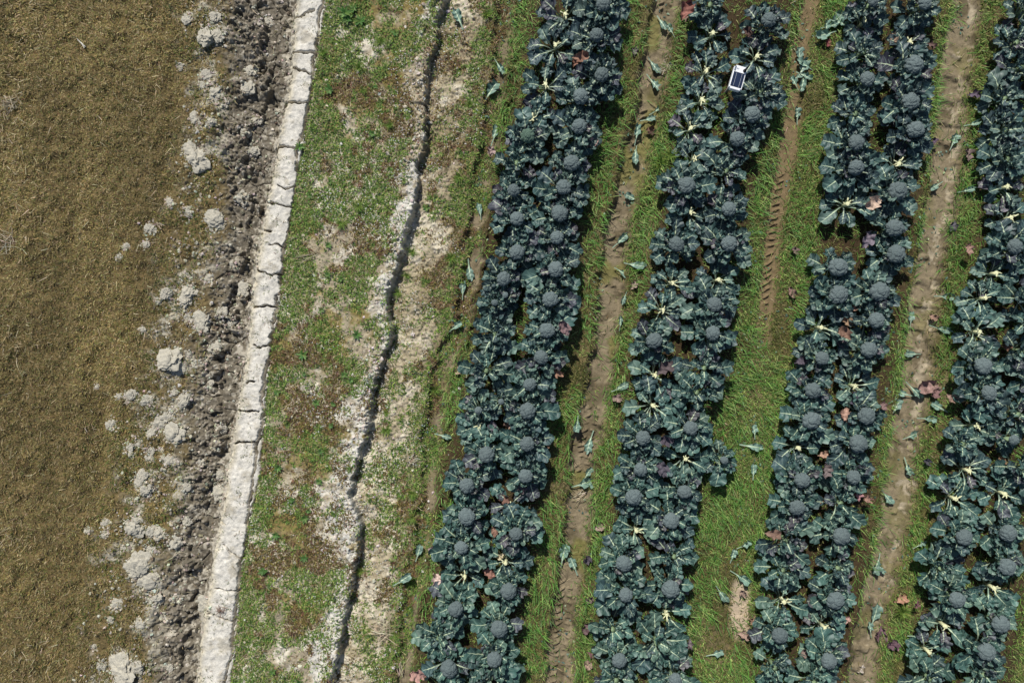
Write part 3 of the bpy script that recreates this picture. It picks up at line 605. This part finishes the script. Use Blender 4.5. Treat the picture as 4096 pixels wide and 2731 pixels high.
def plant(kind, px, py, r=None, green=False):
    # kind: head / cut / leafy ; px,py photo pixel of the head (or stump)
    zc = {'head': .34, 'cut': .22, 'leafy': .30}[kind]; x, y = to_xy(px, py, zc)
    zb = float(height(np.array([x]), np.array([y]), False)[0])
    s = random.uniform(.84, 1.1); small = kind == 'head' and r < .045
    if small: s *= .72
    root = empty({'head': 'broccoli_plant', 'cut': 'harvested_broccoli_plant', 'leafy': 'leafy_broccoli_plant'}[kind], (x, y, zb))
    a = random.uniform(0, 6.28)
    if kind == 'head':
        link(bpy.data.objects.new('stem', STEM), root)
        n = random.randint(8, 10)
        for i in range(n): add_leaf(root, random.choice(OUT), a+i*2.39996+random.uniform(-.2, .2), .015+.05*i/n, random.uniform(-.14, .10), s*random.uniform(.9, 1.12), random.uniform(-.3, .3))
        for i in range(5): add_leaf(root, random.choice(MID), a+1+i*1.256+random.uniform(-.25, .25), .10+.03*random.random(), random.uniform(-.15, .12), s*random.uniform(.88, 1.08), random.uniform(-.3, .3))
        for i in range(7): add_leaf(root, random.choice(INN), a+i*.9+random.uniform(-.25, .25), .155, random.uniform(-.1, .22), s*random.uniform(.85, 1.1), random.uniform(-.4, .4), off=.035)
        h = bpy.data.objects.new('head', random.choice(HM)); h.parent = root; rr = r*1.0
        h.scale = (rr*random.uniform(.94, 1.06), rr*random.uniform(.94, 1.06), rr); h.rotation_euler = (random.uniform(-.12, .12), random.uniform(-.12, .12), random.uniform(0, 6.28)); h.location = (0, 0, max(.2, .335-zb-.78*rr+.02) if not small else .26)
        g = random.uniform(.9, 1.12); h.color = (.105*g, .165*g, .125*g, 1) if green else (.130*g, .166*g, .166*g, 1)
        if green: h['label'] = 'greener broccoli head'
        C.collection.objects.link(h)
        if random.random() < .22: add_leaf(root, random.choice(BIG), random.uniform(0, 6.28), .06, random.uniform(-.1, .1), random.uniform(.85, 1.05))
    elif kind == 'cut':
        link(bpy.data.objects.new('stump', STUMP), root); n = random.randint(8, 10)
        for i in range(n): add_leaf(root, random.choice(OUT), a+i*2.39996+random.uniform(-.2, .2), .01+.04*i/n, random.uniform(-.05, .25), s*random.uniform(.82, 1.05), random.uniform(-.4, .4), .1)
        for i in range(4): add_leaf(root, random.choice(MID), a+i*1.6, .07, random.uniform(-.0, .35), s*random.uniform(.8, 1), random.uniform(-.4, .4), .15)
        for i in range(random.randint(4, 6)):
            q = bpy.data.objects.new('stalk_stub', random.choice(STUBS)); q.parent = root; q.location = (0, 0, .15+.012*random.random()); q.rotation_euler = (random.uniform(-.2, .2), random.uniform(-.35, .35), a+i*1.05+random.uniform(-.3, .3)); f = random.uniform(.3, .8); q.scale = (f, f*random.uniform(1, 1.5), f); C.collection.objects.link(q)
    else:
        link(bpy.data.objects.new('stem', STEM), root); n = random.randint(6, 10)
        for i in range(n): add_leaf(root, random.choice(OUT), a+i*2.39996+random.uniform(-.2, .2), .015+.06*i/n, random.uniform(-.1, .15), s*random.uniform(.85, 1.1), random.uniform(-.3, .3))
        for i in range(5): add_leaf(root, random.choice(MID), a+1+i*1.2+random.uniform(-.3, .3), .10+.04*random.random(), random.uniform(-.15, .15), s*random.uniform(.8, 1.05), random.uniform(-.35, .35))
        for i in range(6): add_leaf(root, random.choice(INN), a+i*1.1+random.uniform(-.3, .3), .15, random.uniform(-.3, .2), s*random.uniform(.8, 1.15), random.uniform(-.4, .4), off=.02)
        if random.random() < .3: add_leaf(root, random.choice(BIG), random.uniform(0, 6.28), .06, random.uniform(-.1, .1), random.uniform(.85, 1.05))
    return root
HEADS = {'3':[(840,25,60),(780,310,62),(830,675,62),(632,875,68),(618,1150,65),(145,1240,62),(550,1490,68),(2220,1040,70),(2080,1265,62)],
 '4':[(20,170,62),(980,5,48),(1460,15,60),(1365,580,82),(930,715,60),(1330,920,74),(1380,1180,74),(830,1300,65),(825,1530,65)],
 '7':[(15,175,55),(475,145,65),(440,385,70),(45,435,62),(415,610,60),(45,745,65),(405,900,68),(355,1180,65),(325,1465,68),(1610,125,75),(2005,345,62),(1520,670,65),(2005,665,68),(1870,1225,65),(1855,1490,65),(1312,1560,70)],
 '8':[(1215,175,78),(1185,520,72),(1200,760,75),(665,880,78),(670,1135,78),(1050,1105,80),(1015,1370,70),(2290,690,65)],
 '6':[(2275,990,60),(2190,1210,30),(2290,1140,25)],
 '2b':[(2250,555,25),(2040,635,35),(2115,1045,72),(1935,1330,68)],
 '3b':[(270,145,63),(165,395,56),(145,640,70),(140,945,62),(125,1240,60),(1650,800,62),(1210,890,66),(1970,1100,35),(1185,1180,58),(1125,1435,70),(1590,1385,58)],
 '4b':[(945,75,68),(510,155,55),(430,450,68),(415,725,75),(925,685,70),(850,945,78),(330,1280,68),(800,1250,62),(280,1530,65),(2005,225,70),(2055,475,62),(2275,905,42)],
 '2c':[(1105,30,42),(1075,190,32),(1045,515,37),(1275,620,40),(1325,420,38),(1250,780,36),(1010,830,42)],
 '3c':[(840,50,38),(590,275,40),(600,440,35),(838,410,42),(565,785,36),(860,885,32),(20,118,30)],
 '4c':[(395,133,42),(365,470,42),(70,655,40),(330,790,40),(1043,137,38),(1275,115,40),(1270,295,42),(1005,465,38),(1238,597,42),(1160,740,45)]}
CUTS = {'3':[(490,130),(400,410),(310,770),(200,1090),(1850,300),(1790,640),(1750,910),(1680,1450),(2260,510),(1650,1170)],
 '4':[(895,190),(1210,1500),(1310,380)], '7':[(1480,1030),(1390,1280),(1900,1000),(1640,380)],
 '8':[(740,300),(2210,140),(2240,430),(2100,940),(2000,1170),(1950,1480),(500,1440)],
 '2b':[(2050,770),(2340,1520)], '3b':[(1320,310),(1300,590),(1600,1080)],
 '4b':[(810,410),(290,980),(1860,1190),(1740,1450),(2180,1400),(1930,780)],
 '2c':[(1095,340),(1310,270)], '3c':[(655,100),(815,540)], '4c':[(90,475),(300,610),(855,740),(1190,400),(935,600)]}
P = []
for r, L in HEADS.items():
    for a, b, q in L: px, py = PX(r, a, b); P.append(['head', px, py, q*REG[r][2]/400*.95, r == '3' and a == 145])
for r, L in CUTS.items():
    for a, b in L: px, py = PX(r, a, b); P.append(['cut', px, py, 0, False])
def bed_of(px, py):
    best = None
    for i, (L, R) in enumerate(BED):
        c = (float(L(py))+float(R(py)))/2; d = abs(px-c)
        if best is None or d < best[0]: best = (d, i, 'left' if px < c else 'right')
    return best
rows = {}
for p in P:
    d, i, sd_ = bed_of(p[1], p[2])
    if d > 240: rows.setdefault('alley', []).append(p)
    else: rows.setdefault((i, sd_), []).append(p)
for i in range(4):
    L, R = BED[i]
    for sd_ in ('left', 'right'):
        lst = rows.setdefault((i, sd_), []); ysn = sorted([-95]+[p[2] for p in lst]+[2831])
        for a, b in zip(ysn[:-1], ysn[1:]):
            g = b-a; k = int(round(g/118))-1
            for m_ in range(k):
                py = a+g*(m_+1)/(k+1)+random.uniform(-16, 16); px = (float(L(py))+98 if sd_ == 'left' else float(R(py))-98)+random.uniform(-26, 26)
                if abs(px-2945) < 80 and abs(py-310) < 70: px += 90*(-1 if px < 2945 else 1)
                if random.random() < .10: continue
                if px < 4200: lst.append(['leafy', px, py, 0, False])
BN = ['leftmost bed', 'second bed', 'third bed', 'rightmost bed']
WORD = {'head': 'broccoli with round blue-green head', 'cut': 'harvested broccoli with pale cut stalks', 'leafy': 'leafy broccoli without a visible head'}
GRP = {'head': 'broccoli plants with heads in the planted beds', 'cut': 'harvested broccoli plants with cut stalks', 'leafy': 'leafy broccoli plants without heads'}
for key, lst in rows.items():
    cnt = {}
    for p in sorted(lst, key=lambda q: q[2]):
        o = plant(p[0], p[1], p[2], p[3], p[4]); cnt[p[0]] = cnt.get(p[0], 0)+1
        if key == 'alley': lab = 'small lone broccoli plant with a little head growing in the grassy alley'
        elif p[4]: lab = 'broccoli with a conspicuously greener head in the left row of the leftmost bed'
        else: lab = f'{WORD[p[0]]}, {ordw(cnt[p[0]])} such down {key[1]} row, {BN[key[0]]}'
        tag(o, lab, 'broccoli plant', GRP[p[0]])

# ------------------------------------------------------------------ fallen and dead leaves
def where(px, py):
    best = min(((abs(px-float(f(py))), n) for f, n in ((RUT0, 'narrow track beside first bed'), (RUT1, 'rut between beds one and two'), (RUT2, 'strip between beds two and three'), (RUT3, 'rut between beds three and four'))))
    for i, (L, R) in enumerate(BED):
        if float(L(py))-10 < px < float(R(py))+10: return BN[i]
    return best[1]
FALL = {'3':[(1385,190,-60),(1460,290,120),(1300,570,-60),(1300,740,-55),(1340,1000,30),(1255,1080,10),(1150,1230,80),(1140,1400,-100)],
 '7':[(1120,240,150),(1110,870,-15),(1010,920,-30),(1030,1160,-115),(990,1400,80),(1000,640,40)],
 '3b':[(980,430,20),(600,740,-95),(720,920,-110),(690,1230,60),(640,1310,20),(1320,650,90),(2220,830,95),(2190,960,-10),(2215,1200,85)],
 '3c':[(268,240,80),(328,290,110),(1210,170,30),(1155,230,70),(1190,330,-30),(1090,420,-60),(1060,740,15)],
 '8':[(1560,130,210),(1800,190,10),(1330,1370,88),(1600,1150,0),(1560,1450,-20)],
 '4b':[(1360,110,175),(1350,440,-50),(1270,480,165),(1330,870,25),(1105,1430,-60),(1295,1160,-80),(1190,620,60),(1440,700,0),(1650,1050,20),(1560,600,150)],
 '6':[(2060,380,95),(1955,900,-85),(1900,1100,85),(1815,1440,40)], '2':[(1870,190,110),(2140,850,60),(2190,1240,70),(2230,600,-60)],
 '2c':[(850,220,70),(770,350,30)], '2b':[(1720,860,-15)], '4':[(600,230,40),(540,320,200),(300,520,100),(320,640,60),(350,600,150),(280,700,20),(340,690,-30),(520,280,80),(560,250,10),(640,220,-20),(260,760,120),(330,740,-105),(280,1060,90),(1720,1300,70),(1960,1050,-35),(1850,1160,5)],
 '4c':[(880,700,30),(600,300,-70),(585,270,-105),(570,560,70),(545,620,100),(790,170,30),(760,640,0),(860,240,100)]}
lst = sorted([(PX(r, a, b), ang) for r, L in FALL.items() for a, b, ang in L], key=lambda t: t[0][1]); cnt = {}
for (px, py), ang in lst:
    x, y = to_xy(px, py, .02); o = bpy.data.objects.new('fallen_leaf', random.choice(FLAT)); zz = float(height(np.array([x]), np.array([y]), False)[0])
    # ang: direction (deg, image, counter-clockwise) from stalk end to leaf tip is flipped so the leaf centre sits on the pixel
    th = math.radians(ang); s = random.uniform(.65, 1.05); o.scale = (s, s*random.uniform(.8, 1.2), s*random.uniform(.5, 1.1)); o.rotation_euler = (random.uniform(-.15, .15), random.uniform(-.08, .02), th)
    o.location = (x-.11*s*math.cos(th), y-.11*s*math.sin(th), zz+.03); f = random.uniform(.85, 1.2); o.color = (.15*f, .24*f, .19*f, 1); link(o)
    wn = where(px, py); cnt[wn] = cnt.get(wn, 0)+1
    tag(o, f'cut pale-stalked leaf, {ordw(cnt[wn])} from top in the {wn}', 'fallen leaf', 'cut broccoli leaves lying on the ground')
DEAD = {'3':[(1600,110,1.2,(165,92,70)),(1570,170,.8,(150,110,95)),(620,520,.9,(165,110,75)),(580,570,.7,(150,95,65)),(620,30,.8,(140,105,80)),(1280,1170,.6,(150,105,75)),(1290,1220,.6,(90,60,45)),(730,1320,.75,(200,150,140)),(1120,480,.6,(120,110,105)),(2150,310,.8,(110,75,65))],
 '6':[(1230,1320,.01,(0,0,0))][:0], '2':[(2160,1390,.7,(200,160,150))],
 '7':[(480,1450,1.0,(150,112,112)),(520,1340,.4,(170,120,80)),(1120,1060,.6,(170,140,115)),(1850,290,.7,(100,90,100)),(1960,520,.6,(130,90,70))],
 '8':[(960,290,1.15,(214,176,142)),(905,640,1.0,(128,112,128)),(720,1390,.8,(170,130,85)),(700,1490,1.0,(150,105,75)),(800,1260,.5,(190,140,110)),(930,1280,.8,(104,78,104)),(1840,730,.7,(180,130,105)),(1240,40,.6,(110,60,45)),(220,1110,.7,(150,110,90)),(240,740,.6,(140,110,95)),(1700,510,.7,(100,95,105)),(1530,1350,.6,(170,125,95))],
 '3b':[(1390,240,1.15,(98,80,82)),(330,920,.6,(205,140,95)),(1880,990,.7,(200,130,90)),(1150,1320,.6,(180,135,95)),(1380,1170,1.0,(96,88,102)),(1420,900,.9,(84,72,88)),(230,280,.8,(140,95,70)),(420,290,.7,(175,120,80)),(960,520,.7,(165,130,115)),(80,1340,.8,(120,105,110)),(1620,410,.7,(130,110,95)),(60,430,.5,(180,120,80))],
 '4b':[(1470,410,1.3,(172,125,112)),(1520,470,.8,(140,95,90)),(530,1190,.9,(128,108,104)),(590,1220,.5,(180,130,90)),(700,660,.8,(190,140,110)),(740,740,.5,(200,140,100)),(820,1410,.8,(190,120,125)),(900,1440,.7,(180,125,95)),(1460,1280,.5,(210,150,110)),(300,180,.8,(92,80,96)),(780,500,.8,(82,74,98)),(1060,600,.6,(150,110,105)),(510,1040,.7,(200,150,110)),(1680,520,.7,(165,125,100)),(2130,1090,.7,(170,125,75)),(2200,30,.8,(150,105,75)),(1440,1100,.6,(84,80,92)),(680,20,.7,(140,120,125)),(490,1450,.5,(190,120,70))],
 '4c':[(690,450,.9,(205,140,95)),(600,640,1.0,(130,84,98)),(640,680,.8,(118,78,92)),(660,700,.6,(150,95,115)),(190,730,.8,(150,120,105)),(400,565,.6,(205,150,130)),(20,120,.9,(150,110,85)),(780,480,.5,(140,84,90)),(1230,35,.7,(140,120,120)),(500,830,.6,(190,175,155))],
 '3c':[(580,620,.8,(205,150,95)),(125,130,.5,(170,100,60)),(385,600,.8,(124,88,92)),(400,450,.6,(120,90,90)),(1215,640,.8,(180,140,115)),(1210,420,.6,(170,135,110)),(1260,560,.6,(160,115,80)),(455,80,.7,(180,145,125)),(390,240,.7,(92,80,92)),(400,800,.7,(190,150,120)),(930,690,.7,(130,110,112)),(410,740,.5,(130,80,80))],
 '2c':[(950,360,.8,(225,190,170)),(850,840,1.0,(200,140,120)),(1220,315,.8,(170,110,85)),(1250,100,.6,(160,110,80)),(900,850,.5,(150,70,60)),(930,200,.7,(170,130,130)),(1285,225,.5,(210,190,130))],
 '2b':[(2330,740,.8,(170,130,105)),(2180,770,.8,(120,110,122)),(1880,250,.7,(205,160,130)),(2290,1440,.8,(150,100,75))], '4':[(1150,360,.7,(180,140,105)),(550,390,.5,(150,60,60)),(1870,900,.8,(104,84,108)),(1800,1440,.8,(150,120,110)),(1520,1300,.6,(100,72,100)),(1490,430,.6,(120,85,75)),(1100,590,.8,(165,130,75))]}
lst = sorted([(PX(r, a, b), s, c) for r, L in DEAD.items() for a, b, s, c in L], key=lambda t: t[0][1]); cnt = {}
for (px, py), s, c in lst:
    wn = where(px, py); inb = wn in BN; zt = .16 if inb and s < .9 else .30 if inb else .02
    x, y = to_xy(px, py, zt); o = bpy.data.objects.new('dead_leaf', random.choice(DEADM)); zz = float(height(np.array([x]), np.array([y]), False)[0])
    th = random.uniform(0, 6.28); o.scale = (s, s, s); o.rotation_euler = (random.uniform(-.35, .35), random.uniform(-.3, .3), th)
    o.location = (x-.08*s*math.cos(th), y-.08*s*math.sin(th), zz+.025 if not inb else zt); gq = sum(srgb(*c))/3; o.color = (*[(.62*q+.38*gq)*.8 for q in srgb(*c)], 1); link(o)
    cn = 'purplish' if c[2] > c[1]+5 and c[0] < 160 else 'pinkish' if c[2] > c[1]-14 and c[0] > 150 else 'dark brown' if c[0] < 130 else 'tan' if c[0] > 195 else 'brown'
    cnt[wn] = cnt.get(wn, 0)+1
    tag(o, f'{cn} dead leaf, {ordw(cnt[wn])} dead leaf down the {wn}', 'dead leaf', 'withered leaves lying in the crop and ruts')

# ------------------------------------------------------------------ rosette weeds and tufts
def rosette_mesh(seed, n=11, L=.06, W=.008, lean=1.15):
    r = np.random.default_rng(seed); V = []; F = []; colr = []
    for i in range(n):
        a = i*2.399+r.uniform(-.2, .2); ln = L*r.uniform(.6, 1.1); le = lean*r.uniform(.75, 1.12); b = len(V)
        for k, (f, ww) in enumerate(((0, .5), (.35, 1), (.7, .8), (1, .05))):
            rr = ln*f*math.sin(le); zz = ln*f*math.cos(le)*(1.2-.5*f)
            for s in (-1, 0, 1): V.append((rr*math.cos(a)-s*W*ww*math.sin(a), rr*math.sin(a)+s*W*ww*math.cos(a), zz+.0015-.002*(s == 0)))
        for k in range(3):
            for s in range(2): F.append((b+k*3+s, b+k*3+s+1, b+k*3+s+4, b+k*3+s+3))
        c = pal(1, [(92,128,64),(78,112,56),(112,142,80)], [1, 1, 1], .12)[0]; colr += [c]*12
    return mesh_np('weed_rosette', V, F, [M_BLADE], np.array(colr), sizes=4)
def tuft_mesh(seed):
    r = np.random.default_rng(seed); V = []; F = []; colr = []
    for i in range(70):
        a = r.uniform(0, 6.28); ln = r.uniform(.04, .085); le = r.uniform(.5, 1.4); b = len(V); x0, y0 = r.normal(0, .008, 2)
        for f, ww in ((0, 1), (.5, .8), (1, .1)):
            rr = ln*f*math.sin(le*(.7+.3*f)); zz = ln*f*math.cos(le*(.7+.3*f))
            for s in (-1, 1): V.append((x0+rr*math.cos(a)-s*.002*ww*math.sin(a), y0+rr*math.sin(a)+s*.002*ww*math.cos(a), zz))
        F += [(b, b+1, b+3, b+2), (b+2, b+3, b+5, b+4)]; colr += [pal(1, [(110,140,58),(90,124,50),(140,158,80)], [1, 1, 1], .15)[0]]*6
    return mesh_np('grass_tuft', V, F, [M_BLADE], np.array(colr), sizes=4)
RM = [rosette_mesh(s, 10+s % 4) for s in range(5)]; TM = [tuft_mesh(s) for s in range(4)]
ROS = {'2':[(830,150,1.7),(850,210,1.4),(970,220,1.5),(910,110,1.1),(690,850,1.3),(1110,820,.6),(1080,1250,.9),(420,1370,1.1),(1290,330,.9)],
 '6':[(680,960,.75),(790,1000,.7),(620,1280,.8),(940,1510,1.2),(690,120,.6),(1560,330,.9),(510,240,.8),(680,690,.9)],
 '2b':[(450,120,1.3),(460,290,.7),(570,560,1.0),(725,570,.7),(705,765,.8),(830,300,.9),(890,350,.8),(610,1000,.8),(220,1150,1.0),(600,1270,.9),(345,1440,.9),(500,1540,.7),(215,460,.8)],
 '2c':[(265,25,1.1),(115,110,1.),(265,230,1.),(50,295,1.2),(100,820,.9),(235,880,1.1)]}
TUF = {'2':[(960,650,1.),(1160,410,1.),(640,520,1.1),(1000,860,.9),(1240,1180,1.),(1960,960,.9),(2120,140,1.2)], '6':[(960,350,1.2),(800,500,1.2),(1430,740,1.1),(1790,800,1.4),(1300,1120,1.),(1870,60,1.2),(1380,960,.9)],
 '2b':[(1190,820,1.2),(1185,660,.8),(1640,450,1.2),(1430,1400,1.2)], '2c':[(820,30,1.1),(540,320,1.),(800,510,1.),(810,380,1.),(725,640,1.)], '4c':[(700,520,1.8)], '3':[(1360,1500,1.9),(1440,1440,1.7)]}
for nm, D, MM, word, cat, grp in (('weed_rosette', ROS, RM, 'spiky green weed rosette', 'weed', 'weed rosettes on the bare strip'), ('grass_tuft', TUF, TM, 'yellow-green grass tuft', 'grass tuft', 'grass tufts on the bare strip')):
    lst = sorted([(PX(r, a, b), s) for r, L in D.items() for a, b, s in L], key=lambda t: t[0][1]); c2 = {}
    for (px, py), s in lst:
        x, y = to_xy(px, py, .02); zz = float(height(np.array([x]), np.array([y]), False)[0]); o = bpy.data.objects.new(nm, random.choice(MM)); s *= .95
        o.location = (x, y, zz+.012); o.scale = (s, s, s*1.1); o.rotation_euler = (0, 0, random.uniform(0, 6.28)); link(o)
        wn = 'left of the broken bank edge' if px < float(SC(py)) else 'between the bank edge and first bed' if px < float(BED[0][0](py)) else 'among the broccoli beds'
        c2[wn] = c2.get(wn, 0)+1; tag(o, f'{word}, {ordw(c2[wn])} from top {wn}', cat, grp)

# ------------------------------------------------------------------ piles of dry sticks
def sticks(name, px, py, n, L, spread, label, par=None, col=((196,184,158),(160,146,122))):
    x0, y0 = to_xy(px, py, .02); V = []; F = []; cc = []
    z0 = float(height(np.array([x0]), np.array([y0]), False)[0])
    for i in range(n):
        a = random.uniform(0, 6.28) if par is None else par+random.gauss(0, .25); ln = L*random.uniform(.5, 1.1); r = random.uniform(.0016, .003)
        cx, cy, cz = random.gauss(0, spread), random.gauss(0, spread), .012+random.uniform(0, .03); t = random.uniform(-.12, .12)
        d = Vector((math.cos(a), math.sin(a), t)); p = Vector((-math.sin(a), math.cos(a), 0)); q = d.cross(p); b = len(V)
        for e in (-.5, 0, .5):
            bend = p*(.08*ln*(e == 0)*random.uniform(-1, 1))
            for k in range(4): th = k*math.pi/2; V.append(tuple(Vector((cx, cy, cz))+d*ln*e+bend+p*r*math.cos(th)+q*r*math.sin(th)))
        for s in range(2):
            for k in range(4): F.append((b+s*4+k, b+s*4+(k+1) % 4, b+s*4+4+(k+1) % 4, b+s*4+4+k))
        cc += [pal(1, col, [1, 1], .12)[0]]*12
    me = mesh_np(name, V, F, [M_DRY], np.array(cc), sizes=4); o = link(bpy.data.objects.new(name, me)); o.location = (x0, y0, z0)
    tag(o, label, 'dry sticks', 'piles of dry sticks and straw')
sticks('stick_pile', *PX('2c', 650, 620), 34, .16, .045, 'tangled pile of dry twigs low in the trough beside the broken bank')
sticks('straw_bundle', *PX('2c', 745, 830), 16, .15, .02, 'upright pale straw bundle near the bottom beside the first bed', math.radians(92))
sticks('straw_bundle', *PX('3b', 630, 1430), 22, .10, .025, 'pale straw bundle lying in the first wheel rut', math.radians(40))
sticks('stick_pile', *PX('2b', 1420, 1080), 30, .14, .045, 'tangled dry twigs halfway down the trough next to the weeds')
sticks('straw_heap', *PX('1', 100, 980), 42, .12, .05, 'grey straw heap on the mown turf at the left edge')
sticks('straw_heap', *PX('5', 80, 640), 46, .13, .06, 'pale straw heap on the mown turf below the grey one')
sticks('twig', *PX('1', 750, 400), 4, .10, .008, 'bright white twig lying on the mown turf near the top', math.radians(-55), ((226,220,208),(210,200,186)))
sticks('twig', *PX('6', 450, 790), 7, .22, .03, 'long thin dead stalk crossing the weeds beside the pale ridge', math.radians(20))
sticks('twig', *PX('1c', 1175, 500), 20, .07, .02, 'brown dead sprig lying on the pale cracked ridge near the bottom', None, ((120,96,84),(140,116,100)))
sticks('straw_bundle', *PX('5', 1465, 505), 9, .07, .012, 'short pale straw bundle beside a clod on the mown turf', math.radians(-50))
sticks('straw_bundle', *PX('3', 1430, 600), 26, .07, .04, 'loose straw scattered at the right edge of the first wheel rut')

# ------------------------------------------------------------------ solar sensor box in the second bed
def box(name, sx, sy, sz, mat, parent, loc=(0, 0, 0), bev=0.0, rot=(0, 0, 0), seg=3):
    import bmesh
    bm = bmesh.new(); bmesh.ops.create_cube(bm, size=1)
    for v in bm.verts: v.co.x *= sx; v.co.y *= sy; v.co.z *= sz
    if bev: bmesh.ops.bevel(bm, geom=[e for e in bm.edges if abs((e.verts[0].co-e.verts[1].co).normalized().z) > .9], offset=bev, segments=seg, affect='EDGES'); bmesh.ops.bevel(bm, geom=[e for e in bm.edges if abs(e.verts[0].co.z-e.verts[1].co.z) < 1e-5 and e.verts[0].co.z > 0 and e.calc_face_angle(0) > 1], offset=.003, segments=2, affect='EDGES')
    me = bpy.data.meshes.new(name); bm.to_mesh(me); bm.free(); me.materials.append(mat)
    o = bpy.data.objects.new(name, me); o.location = loc; o.rotation_euler = rot; return link(o, parent)
cx, cy = PX('3', 2078, 715); ZB = .42; x, y = to_xy(cx, cy, ZB); zg = float(height(np.array([x]), np.array([y]), False)[0])
S = empty('solar_sensor', (x, y, zg), math.radians(-16)); tag(S, 'white solar powered field sensor with black antenna standing in the second bed', 'sensor')
hz = ZB-zg
hs = box('housing', .122, .228, .045, M_WHITE, S, (0, 0, hz-.0225), .014)
box('solar_panel', .106, .142, .003, M_PANEL, S, (.0, -.020, hz+.0015), .002)
for dx in (-.026, .026): pn = box('cell_line', .0018, .13, .001, M_SILV, S, (dx, -.020, hz+.0035))
box('corner_sticker', .016, .05, .0012, M_GREYP, S, (-.048, .080, hz+.0006), .003)
for k, (dx, dy, sx, sy) in enumerate(((-.032, .082, .0025, .014), (-.028, .088, .008, .0025), (-.028, .082, .007, .0025), (-.023, .079, .0025, .009), (-.016, .083, .0025, .014))): box('logo_mark', sx, sy, .0008, M_GREYP, S, (dx, dy, hz+.0022))
link(bpy.data.objects.new('post', tube('post', [(0, 0, -.1), (0, 0, hz-.046)], [.014, .014], M_POST, 12)), S)
an = link(bpy.data.objects.new('antenna', tube('antenna', [(0, 0, 0), (0, 0, .03), (0, 0, .032), (.0, 0, .12), (0, 0, .15), (0, 0, .154)], [.012, .012, .0085, .0065, .005, .003], M_BLACK, 12)), S)
an.location = (.040, .078, hz)
link(bpy.data.objects.new('antenna_base', tube('antenna_base', [(0, 0, 0), (0, 0, .008), (0, 0, .014)], [.0155, .0155, .012], M_BLACK, 16)), an).location = (0, 0, 0)
